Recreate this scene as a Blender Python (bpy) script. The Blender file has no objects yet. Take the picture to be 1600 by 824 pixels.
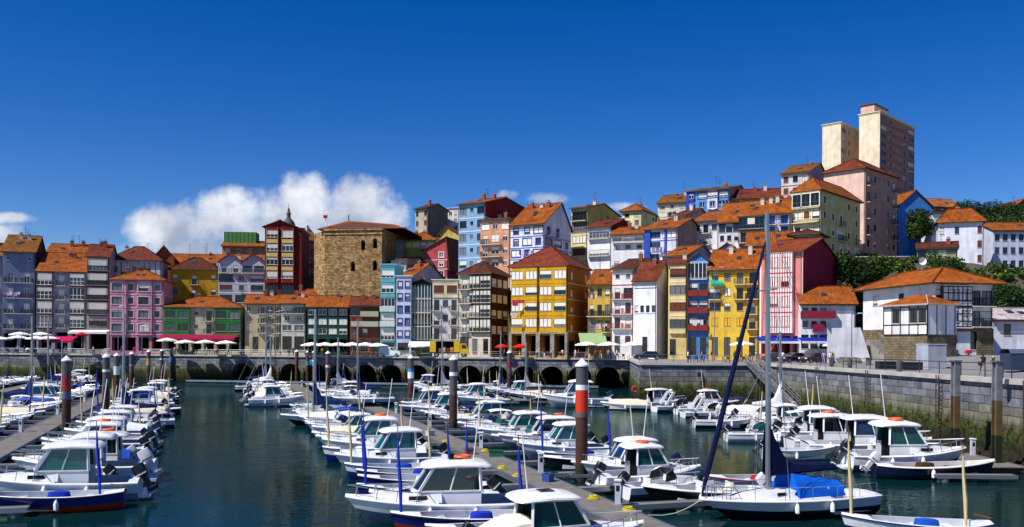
import bpy, bmesh, math, random
from mathutils import Vector, Matrix
R = math.radians
rnd = random.Random(7)
C = bpy.context.scene.collection
scene = bpy.context.scene
# ---------------------------------------------------------------- camera
F = 1386.0; HC = 7.6; ROLL = R(0.35); PX, PY = 800.0, 542.4
cam_d = bpy.data.cameras.new('camera'); cam = bpy.data.objects.new('camera', cam_d); C.objects.link(cam)
cam_d.sensor_width = 36; cam_d.lens = 36 * F / 1600; cam_d.shift_y = (542.4 - 412) / 1600
cam_d.clip_start = 0.5; cam_d.clip_end = 9000
cam.location = (0, 0, HC)
cam.rotation_euler = (Matrix.Rotation(R(90), 3, 'X') @ Matrix.Rotation(ROLL, 3, 'Z')).to_euler()
scene.camera = cam
scene.view_settings.view_transform = 'Standard'; scene.view_settings.look = 'None'
scene.view_settings.gamma = 1; scene.view_settings.exposure = 0.3
# ---------------------------------------------------------------- sun and sky
SUN_EL = 50.0; SX, SY = -0.86, -0.51          # towards the sun, from the left and behind the camera
sd = bpy.data.lights.new('sun', 'SUN'); sun = bpy.data.objects.new('sun', sd); C.objects.link(sun)
sd.energy = 5.0; sd.angle = R(0.5); sd.color = (1.0, 0.95, 0.86)
ce, se = math.cos(R(SUN_EL)), math.sin(R(SUN_EL))
sdir = Vector((SX * ce, SY * ce, se)).normalized()
sun.rotation_euler = sdir.to_track_quat('Z', 'Y').to_euler()
world = bpy.data.worlds.new('World'); scene.world = world; world.use_nodes = True
def build_world():
    nt = world.node_tree; N = nt.nodes; L = nt.links; N.clear()
    out = N.new('ShaderNodeOutputWorld'); bg = N.new('ShaderNodeBackground'); L.new(bg.outputs[0], out.inputs[0])
    sky = N.new('ShaderNodeTexSky'); sky.sky_type = 'NISHITA'; sky.sun_disc = False
    sky.sun_elevation = R(SUN_EL); sky.sun_rotation = math.atan2(SX, SY)
    sky.altitude = 1500; sky.air_density = 1.0; sky.dust_density = 0.25; sky.ozone_density = 4.0
    bg.inputs[1].default_value = 0.090
    hs = N.new('ShaderNodeHueSaturation'); hs.inputs['Hue'].default_value = 0.517; hs.inputs['Saturation'].default_value = 1.40; hs.inputs['Value'].default_value = 1.0
    L.new(sky.outputs[0], hs.inputs['Color'])
    def M(op, a, b=None, c=None):
        n = N.new('ShaderNodeMath'); n.operation = op
        for i, v in enumerate((a, b, c)):
            if v is None: continue
            if isinstance(v, (int, float)): n.inputs[i].default_value = v
            else: L.new(v, n.inputs[i])
        return n.outputs[0]
    tc = N.new('ShaderNodeTexCoord'); sp = N.new('ShaderNodeSeparateXYZ'); L.new(tc.outputs['Generated'], sp.inputs[0])
    yy = M('MAXIMUM', sp.outputs[1], 0.05)
    a = M('DIVIDE', sp.outputs[0], yy); b = M('DIVIDE', sp.outputs[2], yy)
    cv = N.new('ShaderNodeCombineXYZ'); L.new(a, cv.inputs[0]); L.new(b, cv.inputs[1])
    wn = N.new('ShaderNodeTexNoise'); wn.inputs['Scale'].default_value = 26; wn.inputs['Detail'].default_value = 7; wn.inputs['Roughness'].default_value = .58
    L.new(cv.outputs[0], wn.inputs['Vector'])
    # cumulus banks: px centre, radii, weight
    blobs = [(250,362,62,40),(320,350,75,48),(400,345,80,52),(478,322,52,54),(455,360,90,50),(560,322,66,46),(600,345,40,52),(520,360,120,50),(300,400,120,40),(8,372,34,22),(0,345,50,10)]
    far = [(790,304,24,9),(850,309,42,12),(965,322,46,9)]
    def field(bl):
        f = None
        for (x, y, rx, ry) in bl:
            ax = M('MULTIPLY', M('SUBTRACT', a, (x - 800) / F), F / rx); by = M('MULTIPLY', M('SUBTRACT', b, (541 - y) / F), F / ry)
            e = M('SUBTRACT', 1.0, M('ADD', M('MULTIPLY', ax, ax), M('MULTIPLY', by, by)))
            f = e if f is None else M('MAXIMUM', f, e)
        return f
    nz = M('MULTIPLY', M('SUBTRACT', wn.outputs['Fac'], 0.5), 3.4)
    def mask(bl, lo, hi, gain):
        mr = N.new('ShaderNodeMapRange'); mr.interpolation_type = 'SMOOTHSTEP'
        L.new(M('ADD', field(bl), nz), mr.inputs[0]); mr.inputs[1].default_value = lo; mr.inputs[2].default_value = hi
        return M('MULTIPLY', mr.outputs[0], gain)
    m1 = mask(blobs, -0.35, 1.1, 0.95); m2 = mask(far, 0.0, 1.6, 0.75)
    mm = M('MAXIMUM', m1, m2)
    n2 = N.new('ShaderNodeTexNoise'); n2.inputs['Scale'].default_value = 15; n2.inputs['Detail'].default_value = 5
    mp = N.new('ShaderNodeMapping'); mp.inputs['Location'].default_value = (.013, -.012, 3); L.new(cv.outputs[0], mp.inputs[0]); L.new(mp.outputs[0], n2.inputs['Vector'])
    hb = M('MULTIPLY', M('SUBTRACT', b, 0.125), 6.5)
    sh = M('ADD', M('ADD', M('MULTIPLY', M('SUBTRACT', n2.outputs['Fac'], .5), 3.0), hb), .38)
    cr = N.new('ShaderNodeValToRGB'); L.new(sh, cr.inputs[0])
    cr.color_ramp.elements[0].position = 0.0; cr.color_ramp.elements[0].color = (3.6, 4.1, 5.3, 1)
    cr.color_ramp.elements[1].position = 0.9; cr.color_ramp.elements[1].color = (8.6, 8.8, 9.2, 1)
    mx = N.new('ShaderNodeMix'); mx.data_type = 'RGBA'
    L.new(mm, mx.inputs[0]); L.new(hs.outputs[0], mx.inputs[6]); L.new(cr.outputs[0], mx.inputs[7]); L.new(mx.outputs[2], bg.inputs[0])
build_world()
# ---------------------------------------------------------------- pixel -> world helpers (used only to measure the place)
def unroll(px, py):
    dx, dy = px - PX, PY - py
    c, s = math.cos(ROLL), math.sin(ROLL)
    return (dx * c - dy * s) / F, (dx * s + dy * c) / F
def at(px, py, Y):
    a, b = unroll(px, py); return Vector((a * Y, Y, HC + b * Y))
def on(px, py, z=0.0):
    a, b = unroll(px, py); Y = (z - HC) / b; return Vector((a * Y, Y, z))
# ---------------------------------------------------------------- materials
def lin(h):
    h = h.lstrip('#'); v = [int(h[i:i+2], 16) / 255 for i in (0, 2, 4)]
    return tuple(((x / 12.92) if x <= .04045 else ((x + .055) / 1.055) ** 2.4) for x in v) + (1,)
_m = {}
def mat(key, hexc, rough=.6, metal=0.0, var=.12, scale=.8, bump=0.0, streak=0.0, spec=.5, emit=None, coat=0.0, dirt=None, dirt_amt=.0):
    if key in _m: return _m[key]
    m = bpy.data.materials.new(key); _m[key] = m; m.use_nodes = True
    nt = m.node_tree; N = nt.nodes; L = nt.links; bs = N['Principled BSDF']
    bs.inputs['Roughness'].default_value = rough; bs.inputs['Metallic'].default_value = metal
    bs.inputs['Specular IOR Level'].default_value = spec
    if coat: bs.inputs['Coat Weight'].default_value = coat
    col = lin(hexc)
    if var or streak or bump:
        tc = N.new('ShaderNodeTexCoord'); no = N.new('ShaderNodeTexNoise'); no.inputs['Scale'].default_value = scale; no.inputs['Detail'].default_value = 6
        L.new(tc.outputs['Object'], no.inputs['Vector'])
        mr = N.new('ShaderNodeMapRange'); mr.inputs[1].default_value = .3; mr.inputs[2].default_value = .7
        mr.inputs[3].default_value = 1 - var; mr.inputs[4].default_value = 1 + var * .5; L.new(no.outputs['Fac'], mr.inputs[0])
        fac = mr.outputs[0]
        if streak:
            mp = N.new('ShaderNodeMapping'); mp.inputs['Scale'].default_value = (1.1, 1.1, .14); L.new(tc.outputs['Object'], mp.inputs[0])
            n2 = N.new('ShaderNodeTexNoise'); n2.inputs['Scale'].default_value = 1; n2.inputs['Detail'].default_value = 5; L.new(mp.outputs[0], n2.inputs['Vector'])
            m2 = N.new('ShaderNodeMapRange'); m2.inputs[1].default_value = .42; m2.inputs[2].default_value = .72; m2.inputs[3].default_value = 1; m2.inputs[4].default_value = 1 - streak
            L.new(n2.outputs['Fac'], m2.inputs[0]); mu = N.new('ShaderNodeMath'); mu.operation = 'MULTIPLY'; L.new(fac, mu.inputs[0]); L.new(m2.outputs[0], mu.inputs[1]); fac = mu.outputs[0]
        vm = N.new('ShaderNodeVectorMath'); vm.operation = 'SCALE'; vm.inputs[0].default_value = col[:3]; L.new(fac, vm.inputs['Scale'])
        L.new(vm.outputs[0], bs.inputs['Base Color'])
        if bump:
            bu = N.new('ShaderNodeBump'); bu.inputs['Strength'].default_value = bump; bu.inputs['Distance'].default_value = .05
            n3 = N.new('ShaderNodeTexNoise'); n3.inputs['Scale'].default_value = scale * 8; L.new(tc.outputs['Object'], n3.inputs['Vector'])
            L.new(n3.outputs['Fac'], bu.inputs['Height']); L.new(bu.outputs[0], bs.inputs['Normal'])
    else:
        bs.inputs['Base Color'].default_value = col
    if emit: bs.inputs['Emission Color'].default_value = col; bs.inputs['Emission Strength'].default_value = emit
    return m
def wall(h): return mat('render_' + h, h, .85, var=.20, scale=.6, streak=.24, bump=.2, spec=.25)
def paint(h): return mat('paint_' + h, h, .55, var=.10, scale=1.5, spec=.35)
def gloss(h): return mat('gelcoat_' + h, h, .24, var=.12, scale=1.3, spec=.5, streak=.10)
def cloth(h): return mat('cloth_' + h, h, .9, var=.10, scale=3.0, spec=.1, bump=.2)
def metal(h='9aa0a6', r=.35): return mat('metal_' + h, h, r, metal=.85, var=.08, scale=3)
GLASS = mat('window_glass', '15191f', .06, var=.0, spec=.6)
CURT = mat('glass_with_curtain', '6c6e70', .25, var=.0, spec=.6)
GLASS2 = mat('window_glass_blue', '2a3644', .04, var=.0, spec=.9)
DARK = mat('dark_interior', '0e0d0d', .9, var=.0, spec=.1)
TEAL = mat('tinted_glass_teal', '0d4a4a', .05, var=.0, spec=.9)
BLUEG = mat('tinted_glass_blue', '10304f', .05, var=.0, spec=.9)
SMOKE = mat('tinted_glass_smoke', '10151a', .05, var=.0, spec=.9)
BLK = mat('black_rubber', '101113', .5, var=.05)
STEEL = metal('b8bcc0', .25)
def tile(h):
    key = 'tile_' + h
    if key in _m: return _m[key]
    m = bpy.data.materials.new(key); _m[key] = m; m.use_nodes = True
    nt = m.node_tree; N = nt.nodes; L = nt.links; bs = N['Principled BSDF']; bs.inputs['Roughness'].default_value = .85; bs.inputs['Specular IOR Level'].default_value = .2
    uv = N.new('ShaderNodeUVMap'); br = N.new('ShaderNodeTexBrick'); L.new(uv.outputs[0], br.inputs['Vector'])
    c = lin(h)
    br.inputs['Color1'].default_value = c; br.inputs['Color2'].default_value = (c[0]*.62, c[1]*.55, c[2]*.5, 1); br.inputs['Mortar'].default_value = (c[0]*.32, c[1]*.28, c[2]*.3, 1)
    br.inputs['Scale'].default_value = 1; br.inputs['Brick Width'].default_value = .34; br.inputs['Row Height'].default_value = .5; br.inputs['Mortar Size'].default_value = .03; br.offset = 0; br.inputs['Bias'].default_value = -.1
    tc = N.new('ShaderNodeTexCoord'); no = N.new('ShaderNodeTexNoise'); no.inputs['Scale'].default_value = .6; no.inputs['Detail'].default_value = 8; no.inputs['Roughness'].default_value = .65; L.new(tc.outputs['Object'], no.inputs['Vector'])
    mr = N.new('ShaderNodeMapRange'); mr.inputs[1].default_value = .35; mr.inputs[2].default_value = .68; mr.inputs[3].default_value = 1.12; mr.inputs[4].default_value = .50; L.new(no.outputs['Fac'], mr.inputs[0])
    vm = N.new('ShaderNodeVectorMath'); vm.operation = 'SCALE'; L.new(br.outputs[0], vm.inputs[0]); L.new(mr.outputs[0], vm.inputs['Scale']); L.new(vm.outputs[0], bs.inputs['Base Color'])
    wv = N.new('ShaderNodeTexWave'); wv.inputs['Scale'].default_value = 3.1; wv.bands_direction = 'X'; L.new(uv.outputs[0], wv.inputs['Vector'])
    bu = N.new('ShaderNodeBump'); bu.inputs['Strength'].default_value = .5; bu.inputs['Distance'].default_value = .1; L.new(wv.outputs['Fac'], bu.inputs['Height']); L.new(bu.outputs[0], bs.inputs['Normal'])
    return m
def stone(key, c1, c2, mort, bw=1.0, rh=.45, algae=False, uvname=None, var=.5):
    if key in _m: return _m[key]
    m = bpy.data.materials.new(key); _m[key] = m; m.use_nodes = True
    nt = m.node_tree; N = nt.nodes; L = nt.links; bs = N['Principled BSDF']; bs.inputs['Roughness'].default_value = .88; bs.inputs['Specular IOR Level'].default_value = .25
    uv = N.new('ShaderNodeUVMap'); br = N.new('ShaderNodeTexBrick'); L.new(uv.outputs[0], br.inputs['Vector'])
    br.inputs['Color1'].default_value = lin(c1); br.inputs['Color2'].default_value = lin(c2); br.inputs['Mortar'].default_value = lin(mort)
    br.inputs['Scale'].default_value = 1; br.inputs['Brick Width'].default_value = bw; br.inputs['Row Height'].default_value = rh; br.inputs['Mortar Size'].default_value = .025
    tc = N.new('ShaderNodeTexCoord'); no = N.new('ShaderNodeTexNoise'); no.inputs['Scale'].default_value = .7; no.inputs['Detail'].default_value = 8; no.inputs['Roughness'].default_value = .7; L.new(tc.outputs['Object'], no.inputs['Vector'])
    mr = N.new('ShaderNodeMapRange'); mr.inputs[1].default_value = .3; mr.inputs[2].default_value = .7; mr.inputs[3].default_value = 1.15; mr.inputs[4].default_value = 1 - var; L.new(no.outputs['Fac'], mr.inputs[0])
    vm = N.new('ShaderNodeVectorMath'); vm.operation = 'SCALE'; L.new(br.outputs[0], vm.inputs[0]); L.new(mr.outputs[0], vm.inputs['Scale'])
    col = vm.outputs[0]
    if algae:   # tide marks: stained render, yellow stone course, green weed
        sp = N.new('ShaderNodeSeparateXYZ'); L.new(tc.outputs['Object'], sp.inputs[0])
        mp = N.new('ShaderNodeMapping'); mp.inputs['Scale'].default_value = (.5, .5, .16); L.new(tc.outputs['Object'], mp.inputs[0])
        n2 = N.new('ShaderNodeTexNoise'); n2.inputs['Scale'].default_value = 2.2; n2.inputs['Detail'].default_value = 7; L.new(mp.outputs[0], n2.inputs['Vector'])
        ad = N.new('ShaderNodeMath'); ad.operation = 'MULTIPLY_ADD'; L.new(n2.outputs['Fac'], ad.inputs[0]); ad.inputs[1].default_value = 2.0; L.new(sp.outputs[2], ad.inputs[2])
        def stepmix(prev, colr, lo, hi):
            r_ = N.new('ShaderNodeMapRange'); L.new(ad.outputs[0], r_.inputs[0]); r_.inputs[1].default_value = lo; r_.inputs[2].default_value = hi; r_.inputs[3].default_value = 1; r_.inputs[4].default_value = 0
            x = N.new('ShaderNodeMix'); x.data_type = 'RGBA'; L.new(r_.outputs[0], x.inputs[0]); L.new(prev, x.inputs[6])
            if isinstance(colr, tuple): x.inputs[7].default_value = colr
            else: L.new(colr, x.inputs[7])
            return x.outputs[2]
        v2 = N.new('ShaderNodeVectorMath'); v2.operation = 'MULTIPLY'; L.new(col, v2.inputs[0]); v2.inputs[1].default_value = (1.0, .92, .62)
        col = stepmix(col, v2.outputs[0], 4.3, 4.8)
        g = N.new('ShaderNodeValToRGB'); g.color_ramp.elements[0].position = .35; g.color_ramp.elements[0].color = lin('12150a'); g.color_ramp.elements[1].position = .7; g.color_ramp.elements[1].color = lin('525c1c')
        n4 = N.new('ShaderNodeTexNoise'); n4.inputs['Scale'].default_value = 3.5; n4.inputs['Detail'].default_value = 8; L.new(tc.outputs['Object'], n4.inputs['Vector']); L.new(n4.outputs['Fac'], g.inputs[0])
        col = stepmix(col, g.outputs[0], 3.2, 3.9)
        col = stepmix(col, lin('14140e'), 1.6, 3.0)
    L.new(col, bs.inputs['Base Color'])
    bu = N.new('ShaderNodeBump'); bu.inputs['Strength'].default_value = .6; bu.inputs['Distance'].default_value = .06
    mu = N.new('ShaderNodeMath'); mu.operation = 'MULTIPLY_ADD'; L.new(br.outputs['Fac'], mu.inputs[0]); mu.inputs[1].default_value = -1; L.new(no.outputs['Fac'], mu.inputs[2]); L.new(mu.outputs[0], bu.inputs['Height']); L.new(bu.outputs[0], bs.inputs['Normal'])
    return m
# ---------------------------------------------------------------- mesh builder
class MB:
    def __init__(s): s.v = []; s.f = []; s.m = []; s.mats = []; s.uv = []; s.smooth = []
    def mi(s, m):
        if m not in s.mats: s.mats.append(m)
        return s.mats.index(m)
    def face(s, pts, m, uv=None, smooth=False):
        i = len(s.v); s.v.extend([tuple(p) for p in pts]); s.f.append(tuple(range(i, i + len(pts)))); s.m.append(s.mi(m))
        s.uv.append(uv if uv else [(0, 0)] * len(pts)); s.smooth.append(smooth)
    def grid(s, rows, m, smooth=True, closed=False, uvs=None):
        """rows: list of equal-length point lists; shares vertices; m a material or fn(i,j)"""
        i0 = len(s.v); n = len(rows[0])
        for r in rows: s.v.extend([tuple(p) for p in r])
        for i in range(len(rows) - 1):
            for j in range(n if closed else n - 1):
                k = (j + 1) % n
                s.f.append((i0 + i*n + j, i0 + i*n + k, i0 + (i+1)*n + k, i0 + (i+1)*n + j))
                s.m.append(s.mi(m(i, j) if callable(m) else m)); s.smooth.append(smooth)
                s.uv.append([(0, 0)] * 4 if not uvs else [uvs[i][j], uvs[i][k], uvs[i+1][k], uvs[i+1][j]])
    def box(s, x0, x1, y0, y1, z0, z1, m, skip='', M=None):
        p = [Vector(q) for q in ((x0,y0,z0),(x1,y0,z0),(x1,y1,z0),(x0,y1,z0),(x0,y0,z1),(x1,y0,z1),(x1,y1,z1),(x0,y1,z1))]
        if M is not None: p = [M @ q for q in p]
        i = len(s.v); s.v.extend([tuple(q) for q in p]); dx, dy, dz = abs(x1-x0), abs(y1-y0), abs(z1-z0)
        for nm, f, (a, b) in (('b',(0,3,2,1),(dy,dx)),('t',(4,5,6,7),(dx,dy)),('f',(0,1,5,4),(dx,dz)),('r',(1,2,6,5),(dy,dz)),('k',(2,3,7,6),(dx,dz)),('l',(3,0,4,7),(dy,dz))):
            if nm in skip: continue
            s.f.append(tuple(i + q for q in f)); s.m.append(s.mi(m)); s.smooth.append(False); s.uv.append([(0,0),(a,0),(a,b),(0,b)])
    def tube(s, pts, r, m, n=6, cap=True, radii=None):
        pts = [Vector(p) for p in pts]; rows = []
        for i, p in enumerate(pts):
            d = (pts[min(i+1, len(pts)-1)] - pts[max(i-1, 0)]).normalized()
            a = d.cross(Vector((0,0,1))) if abs(d.z) < .95 else d.cross(Vector((1,0,0)))
            a.normalize(); b = d.cross(a); rr = radii[i] if radii else r
            rows.append([p + (a*math.cos(t) + b*math.sin(t))*rr for t in [2*math.pi*k/n for k in range(n)]])
        s.grid(rows, m, closed=True)
        if cap: s.face(rows[0][::-1], m); s.face(rows[-1], m)
    def lathe(s, prof, m, n=12, c=(0,0,0)):
        """prof [(r,z)], m material or list per segment"""
        rows = [[(c[0] + r*math.cos(2*math.pi*k/n), c[1] + r*math.sin(2*math.pi*k/n), c[2] + z) for k in range(n)] for r, z in prof]
        s.grid(rows, (lambda i, j: m[i]) if isinstance(m, list) else m, closed=True)
    def bar(s, a, b, w, m, h=None):
        a, b = Vector(a), Vector(b); d = (b-a); L = d.length; q = d.to_track_quat('X', 'Z').to_matrix().to_4x4(); h = h or w
        s.box(0, L, -w/2, w/2, -h/2, h/2, m, M=Matrix.Translation(a) @ q)
    def mesh(s, name):
        me = bpy.data.meshes.new(name); me.from_pydata(s.v, [], s.f)
        for m in s.mats: me.materials.append(m)
        me.polygons.foreach_set('material_index', s.m); me.polygons.foreach_set('use_smooth', s.smooth)
        if any(u and any(c != (0, 0) for c in u) for u in s.uv):
            l = me.uv_layers.new(name='UVMap'); l.data.foreach_set('uv', [c for u in s.uv for p in u for c in p])
        if any(s.smooth): me.set_sharp_from_angle(angle=R(38))
        me.update(); return me
    def build(s, name, parent=None, loc=None, rz=None):
        return link(name, s.mesh(name), parent, loc, rz)
def link(name, me, parent=None, loc=None, rz=None):
    o = bpy.data.objects.new(name, me); C.objects.link(o)
    if parent: o.parent = parent
    if loc is not None: o.location = loc
    if rz is not None: o.rotation_euler = (0, 0, rz)
    return o
def tag(o, label=None, cat=None, group=None, kind=None):
    if label: o['label'] = label
    if cat: o['category'] = cat
    if group: o['group'] = group
    if kind: o['kind'] = kind
    return o
def thing(name, label, cat, loc=(0,0,0), rz=0.0, group=None):
    o = link(name, None, None, loc, rz); o.empty_display_size = .3; return tag(o, label, cat, group)
def copy_tree(o, parent=None):
    c = o.copy(); C.objects.link(c)
    if parent: c.parent = parent
    for ch in KIDS.get(o.name, None) or [x for x in o.children]: copy_tree(ch, c)
    return c
KIDS = {}
ORD = ['zeroth','first','second','third','fourth','fifth','sixth','seventh','eighth','ninth','tenth','eleventh','twelfth','thirteenth','fourteenth','fifteenth','sixteenth','seventeenth','eighteenth','nineteenth','twentieth','twenty-first','twenty-second','twenty-third','twenty-fourth','twenty-fifth','twenty-sixth','twenty-seventh','twenty-eighth','twenty-ninth','thirtieth','thirty-first','thirty-second','thirty-third','thirty-fourth','thirty-fifth']
ORD += [t + '-' + o for t in ('thirty', 'forty', 'fifty') for o in ORD[1:10]][5:]
ORD.insert(40, 'fortieth'); ORD.insert(50, 'fiftieth')
# ================================================================ SETTING: water, quay, walls
QZ = 5.6
def water():
    m = bpy.data.materials.new('harbour_water'); m.use_nodes = True; nt = m.node_tree; N = nt.nodes; L = nt.links; bs = N['Principled BSDF']
    tc = N.new('ShaderNodeTexCoord'); mp = N.new('ShaderNodeMapping'); mp.inputs['Scale'].default_value = (1, 1.9, 1); L.new(tc.outputs['Object'], mp.inputs[0])
    n1 = N.new('ShaderNodeTexNoise'); n1.inputs['Scale'].default_value = 1.7; n1.inputs['Detail'].default_value = 4; n1.inputs['Roughness'].default_value = .45; n1.inputs['Distortion'].default_value = .4; L.new(mp.outputs[0], n1.inputs[0])
    n2 = N.new('ShaderNodeTexNoise'); n2.inputs['Scale'].default_value = .28; n2.inputs['Detail'].default_value = 3; L.new(mp.outputs[0], n2.inputs[0])
    ad = N.new('ShaderNodeMath'); ad.operation = 'MULTIPLY_ADD'; L.new(n2.outputs['Fac'], ad.inputs[0]); ad.inputs[1].default_value = 1.6; L.new(n1.outputs['Fac'], ad.inputs[2])
    bu = N.new('ShaderNodeBump'); bu.inputs['Strength'].default_value = 1.0; bu.inputs['Distance'].default_value = .032; n3 = N.new('ShaderNodeTexNoise'); n3.inputs['Scale'].default_value = .045; n3.inputs['Detail'].default_value = 3; L.new(tc.outputs['Object'], n3.inputs[0]); m3 = N.new('ShaderNodeMapRange'); m3.inputs[1].default_value = .4; m3.inputs[2].default_value = .62; m3.inputs[3].default_value = .35; m3.inputs[4].default_value = 1.15; L.new(n3.outputs['Fac'], m3.inputs[0]); L.new(m3.outputs[0], bu.inputs['Strength']); L.new(ad.outputs[0], bu.inputs['Height']); N.remove(bs); out = [n for n in N if n.type == 'OUTPUT_MATERIAL'][0]
    df = N.new('ShaderNodeBsdfDiffuse'); df.inputs[0].default_value = (.001, .017, .020, 1); gl = N.new('ShaderNodeBsdfGlossy'); gl.inputs['Color'].default_value = (.74, .92, .86, 1); gl.inputs['Roughness'].default_value = .03
    fr = N.new('ShaderNodeFresnel'); fr.inputs[0].default_value = 1.33; mu = N.new('ShaderNodeMath'); mu.operation = 'MULTIPLY'; mu.inputs[1].default_value = .60; mx = N.new('ShaderNodeMixShader')
    for q in (df, gl, fr): L.new(bu.outputs[0], q.inputs['Normal'])
    L.new(fr.outputs[0], mu.inputs[0]); L.new(mu.outputs[0], mx.inputs[0]); L.new(df.outputs[0], mx.inputs[1]); L.new(gl.outputs[0], mx.inputs[2]); L.new(mx.outputs[0], out.inputs[0])
    b = MB(); b.face([(-500,-300,0),(60,-300,0),(60,215,0),(-500,215,0)], m); tag(b.build('water'), 'dark green harbour water with faint ripples', kind='structure')
water()
WA = [(-300, 234), (-125, 197), (22, 166), (17.3, 120), (34, 120), (34, -80)]   # water edge of the quay
PAVE = mat('quay_paving', '8b8680', .85, var=.18, scale=.35, bump=.2)
PAVE2 = mat('plaza_paving', '7f7c7c', .85, var=.2, scale=.5, bump=.2)
def ground():
    g = MB()
    for poly in ([(-600,280),(-300,234),(-300,700),(-600,700)], [(-300,234),(-125,197),(-125,700),(-300,700)], [(-125,197),(22,166),(22,700),(-125,700)],
                 [(17.3,120),(34,120),(34,700),(22,700),(22,166)], [(34,-80),(600,-80),(600,700),(34,700)]):
        g.face([(x, y, QZ) for x, y in poly], PAVE)
    tag(g.build('quay_ground'), 'grey paved quay around the harbour', kind='structure')
    b = MB(); rows = []   # plaza rises gently away from the right quay edge
    for Y in range(40, 126, 5):
        rows.append([(x, Y, QZ + .006 + 1.35 * min(1, max(0, (x-38)/14))**1.2 * min(1, max(.0, (124-Y)/10))) for x in (34.8, 38, 41, 44, 47, 50, 54, 70, 110)])
    b.grid(rows, PAVE2, smooth=False); tag(b.build('plaza'), 'grey paved plaza rising from the right quay edge', kind='structure')
ground()
QW = stone('quay_stone', '8c8f96', '63666e', '2a2c30', 1.5, .62, algae=True, var=.6)
QWD = stone('quay_stone_dark', '4c556e', '3a4258', '14161c', 1.5, .62, algae=True, var=.5)
COP = mat('coping_stone', 'b2ada6', .85, var=.2, scale=.7, bump=.2)
def wall_seg(name, label, A, B, arches=None, m=None, name_kind='wall'):
    A, B = Vector((*A, 0)), Vector((*B, 0)); d = B - A; L = d.length; rz = math.atan2(d.y, d.x)
    root = thing(name, label, name_kind, A, rz); b = MB(); m = m or QW      # local: x along, y inward
    zb, zt = -1.0, QZ
    if not arches:
        n = max(1, int(L / 8))
        for i in range(n):
            x0, x1 = L*i/n, L*(i+1)/n
            for z0, z1, y0, y1 in ((zb, 2.6, -.25, -.06), (2.6, zt, -.02, 0)):
                b.face([(x0,y0,z0),(x1,y0,z0),(x1,y1,z1),(x0,y1,z1)], m, [(x0,z0),(x1,z0),(x1,z1),(x0,z1)])
            b.face([(x0,-.06,2.6),(x1,-.06,2.6),(x1,0,2.62),(x0,0,2.62)], m)
    else:
        x = 0.0; sp = arches[2]; x_end = arches[1]
        def q(x0, x1, z0, z1): b.face([(x0,0,z0),(x1,0,z0),(x1,0,z1),(x0,0,z1)], m, [(x0,z0),(x1,z0),(x1,z1),(x0,z1)])
        q(0, arches[0], zb, zt); q(x_end, L, zb, zt)
        k = int(round((x_end - arches[0]) / sp)); sp = (x_end - arches[0]) / k; w = sp * .80; r = w/2; spring = 3.95 - r*.82
        for i in range(k):
            c = arches[0] + sp*(i+.5); x0, x1 = c - w/2, c + w/2
            q(c - sp/2, x0, zb, zt); q(x1, c + sp/2, zb, zt); na = 14
            ar = [(c - r*math.cos(math.pi*t/na), spring + r*.82*math.sin(math.pi*t/na)) for t in range(na+1)]
            for (xa, za), (xb, zb_) in zip(ar, ar[1:]):
                b.face([(xa,0,za),(xb,0,zb_),(xb,0,zt),(xa,0,zt)], m, [(xa,za),(xb,zb_),(xb,zt),(xa,zt)])
                b.face([(xa,0,za),(xb,0,zb_),(xb,5,zb_),(xa,5,za)], m, [(0,za),(0,zb_),(5,zb_),(5,za)])
                # projecting voussoir ring
                fx = 1.13
                pa = (c + (xa-c)*fx, spring + (za-spring)*fx); pb = (c + (xb-c)*fx, spring + (zb_-spring)*fx)
                b.face([(xa,-.07,za),(xb,-.07,zb_),(pb[0],-.07,pb[1]),(pa[0],-.07,pa[1])], m, [(xa,za),(xb,zb_),(xb,zb_+.4),(xa,za+.4)])
                b.face([(pa[0],-.07,pa[1]),(pb[0],-.07,pb[1]),(pb[0],0,pb[1]),(pa[0],0,pa[1])], m)
            for xs in (x0, x1): b.face([(xs,0,zb),(xs,5,zb),(xs,5,spring),(xs,0,spring)], m, [(0,zb),(5,zb),(5,spring),(0,spring)])
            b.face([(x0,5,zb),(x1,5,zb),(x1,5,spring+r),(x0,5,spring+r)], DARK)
            # buttress strip between arches
            b.box(c + sp/2 - .28, c + sp/2 + .28, -.22, 0, zb, 3.2, m, 'k')
    b.build('wall_face', root)
    c = MB(); n = max(1, int(L/1.8))
    for i in range(n): c.box(L*i/n + .01, L*(i+1)/n - .01, -.28, .75, QZ - .32, QZ + .035, COP)
    c.build('coping', root); return root
ex = 1.0
wall_seg('quay_wall', 'long stained quay wall behind the left pontoons, without arches', WA[0], WA[1], m=QWD)
wx = ((22+125)**2 + 31**2) ** .5
wall_seg('quay_wall', 'far stone quay wall with a row of dark arches above the water', WA[1], WA[2], arches=(wx*.455, wx - 1.3, 5.55))
wall_seg('quay_wall', 'short mossy return wall between the arches and the front quay', WA[2], WA[3])
wall_seg('quay_wall', 'stone quay wall below the square, left of the gangway', WA[3], WA[4])
wall_seg('quay_wall', 'long right-hand quay wall with green weed along its foot', WA[4], WA[5])
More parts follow.
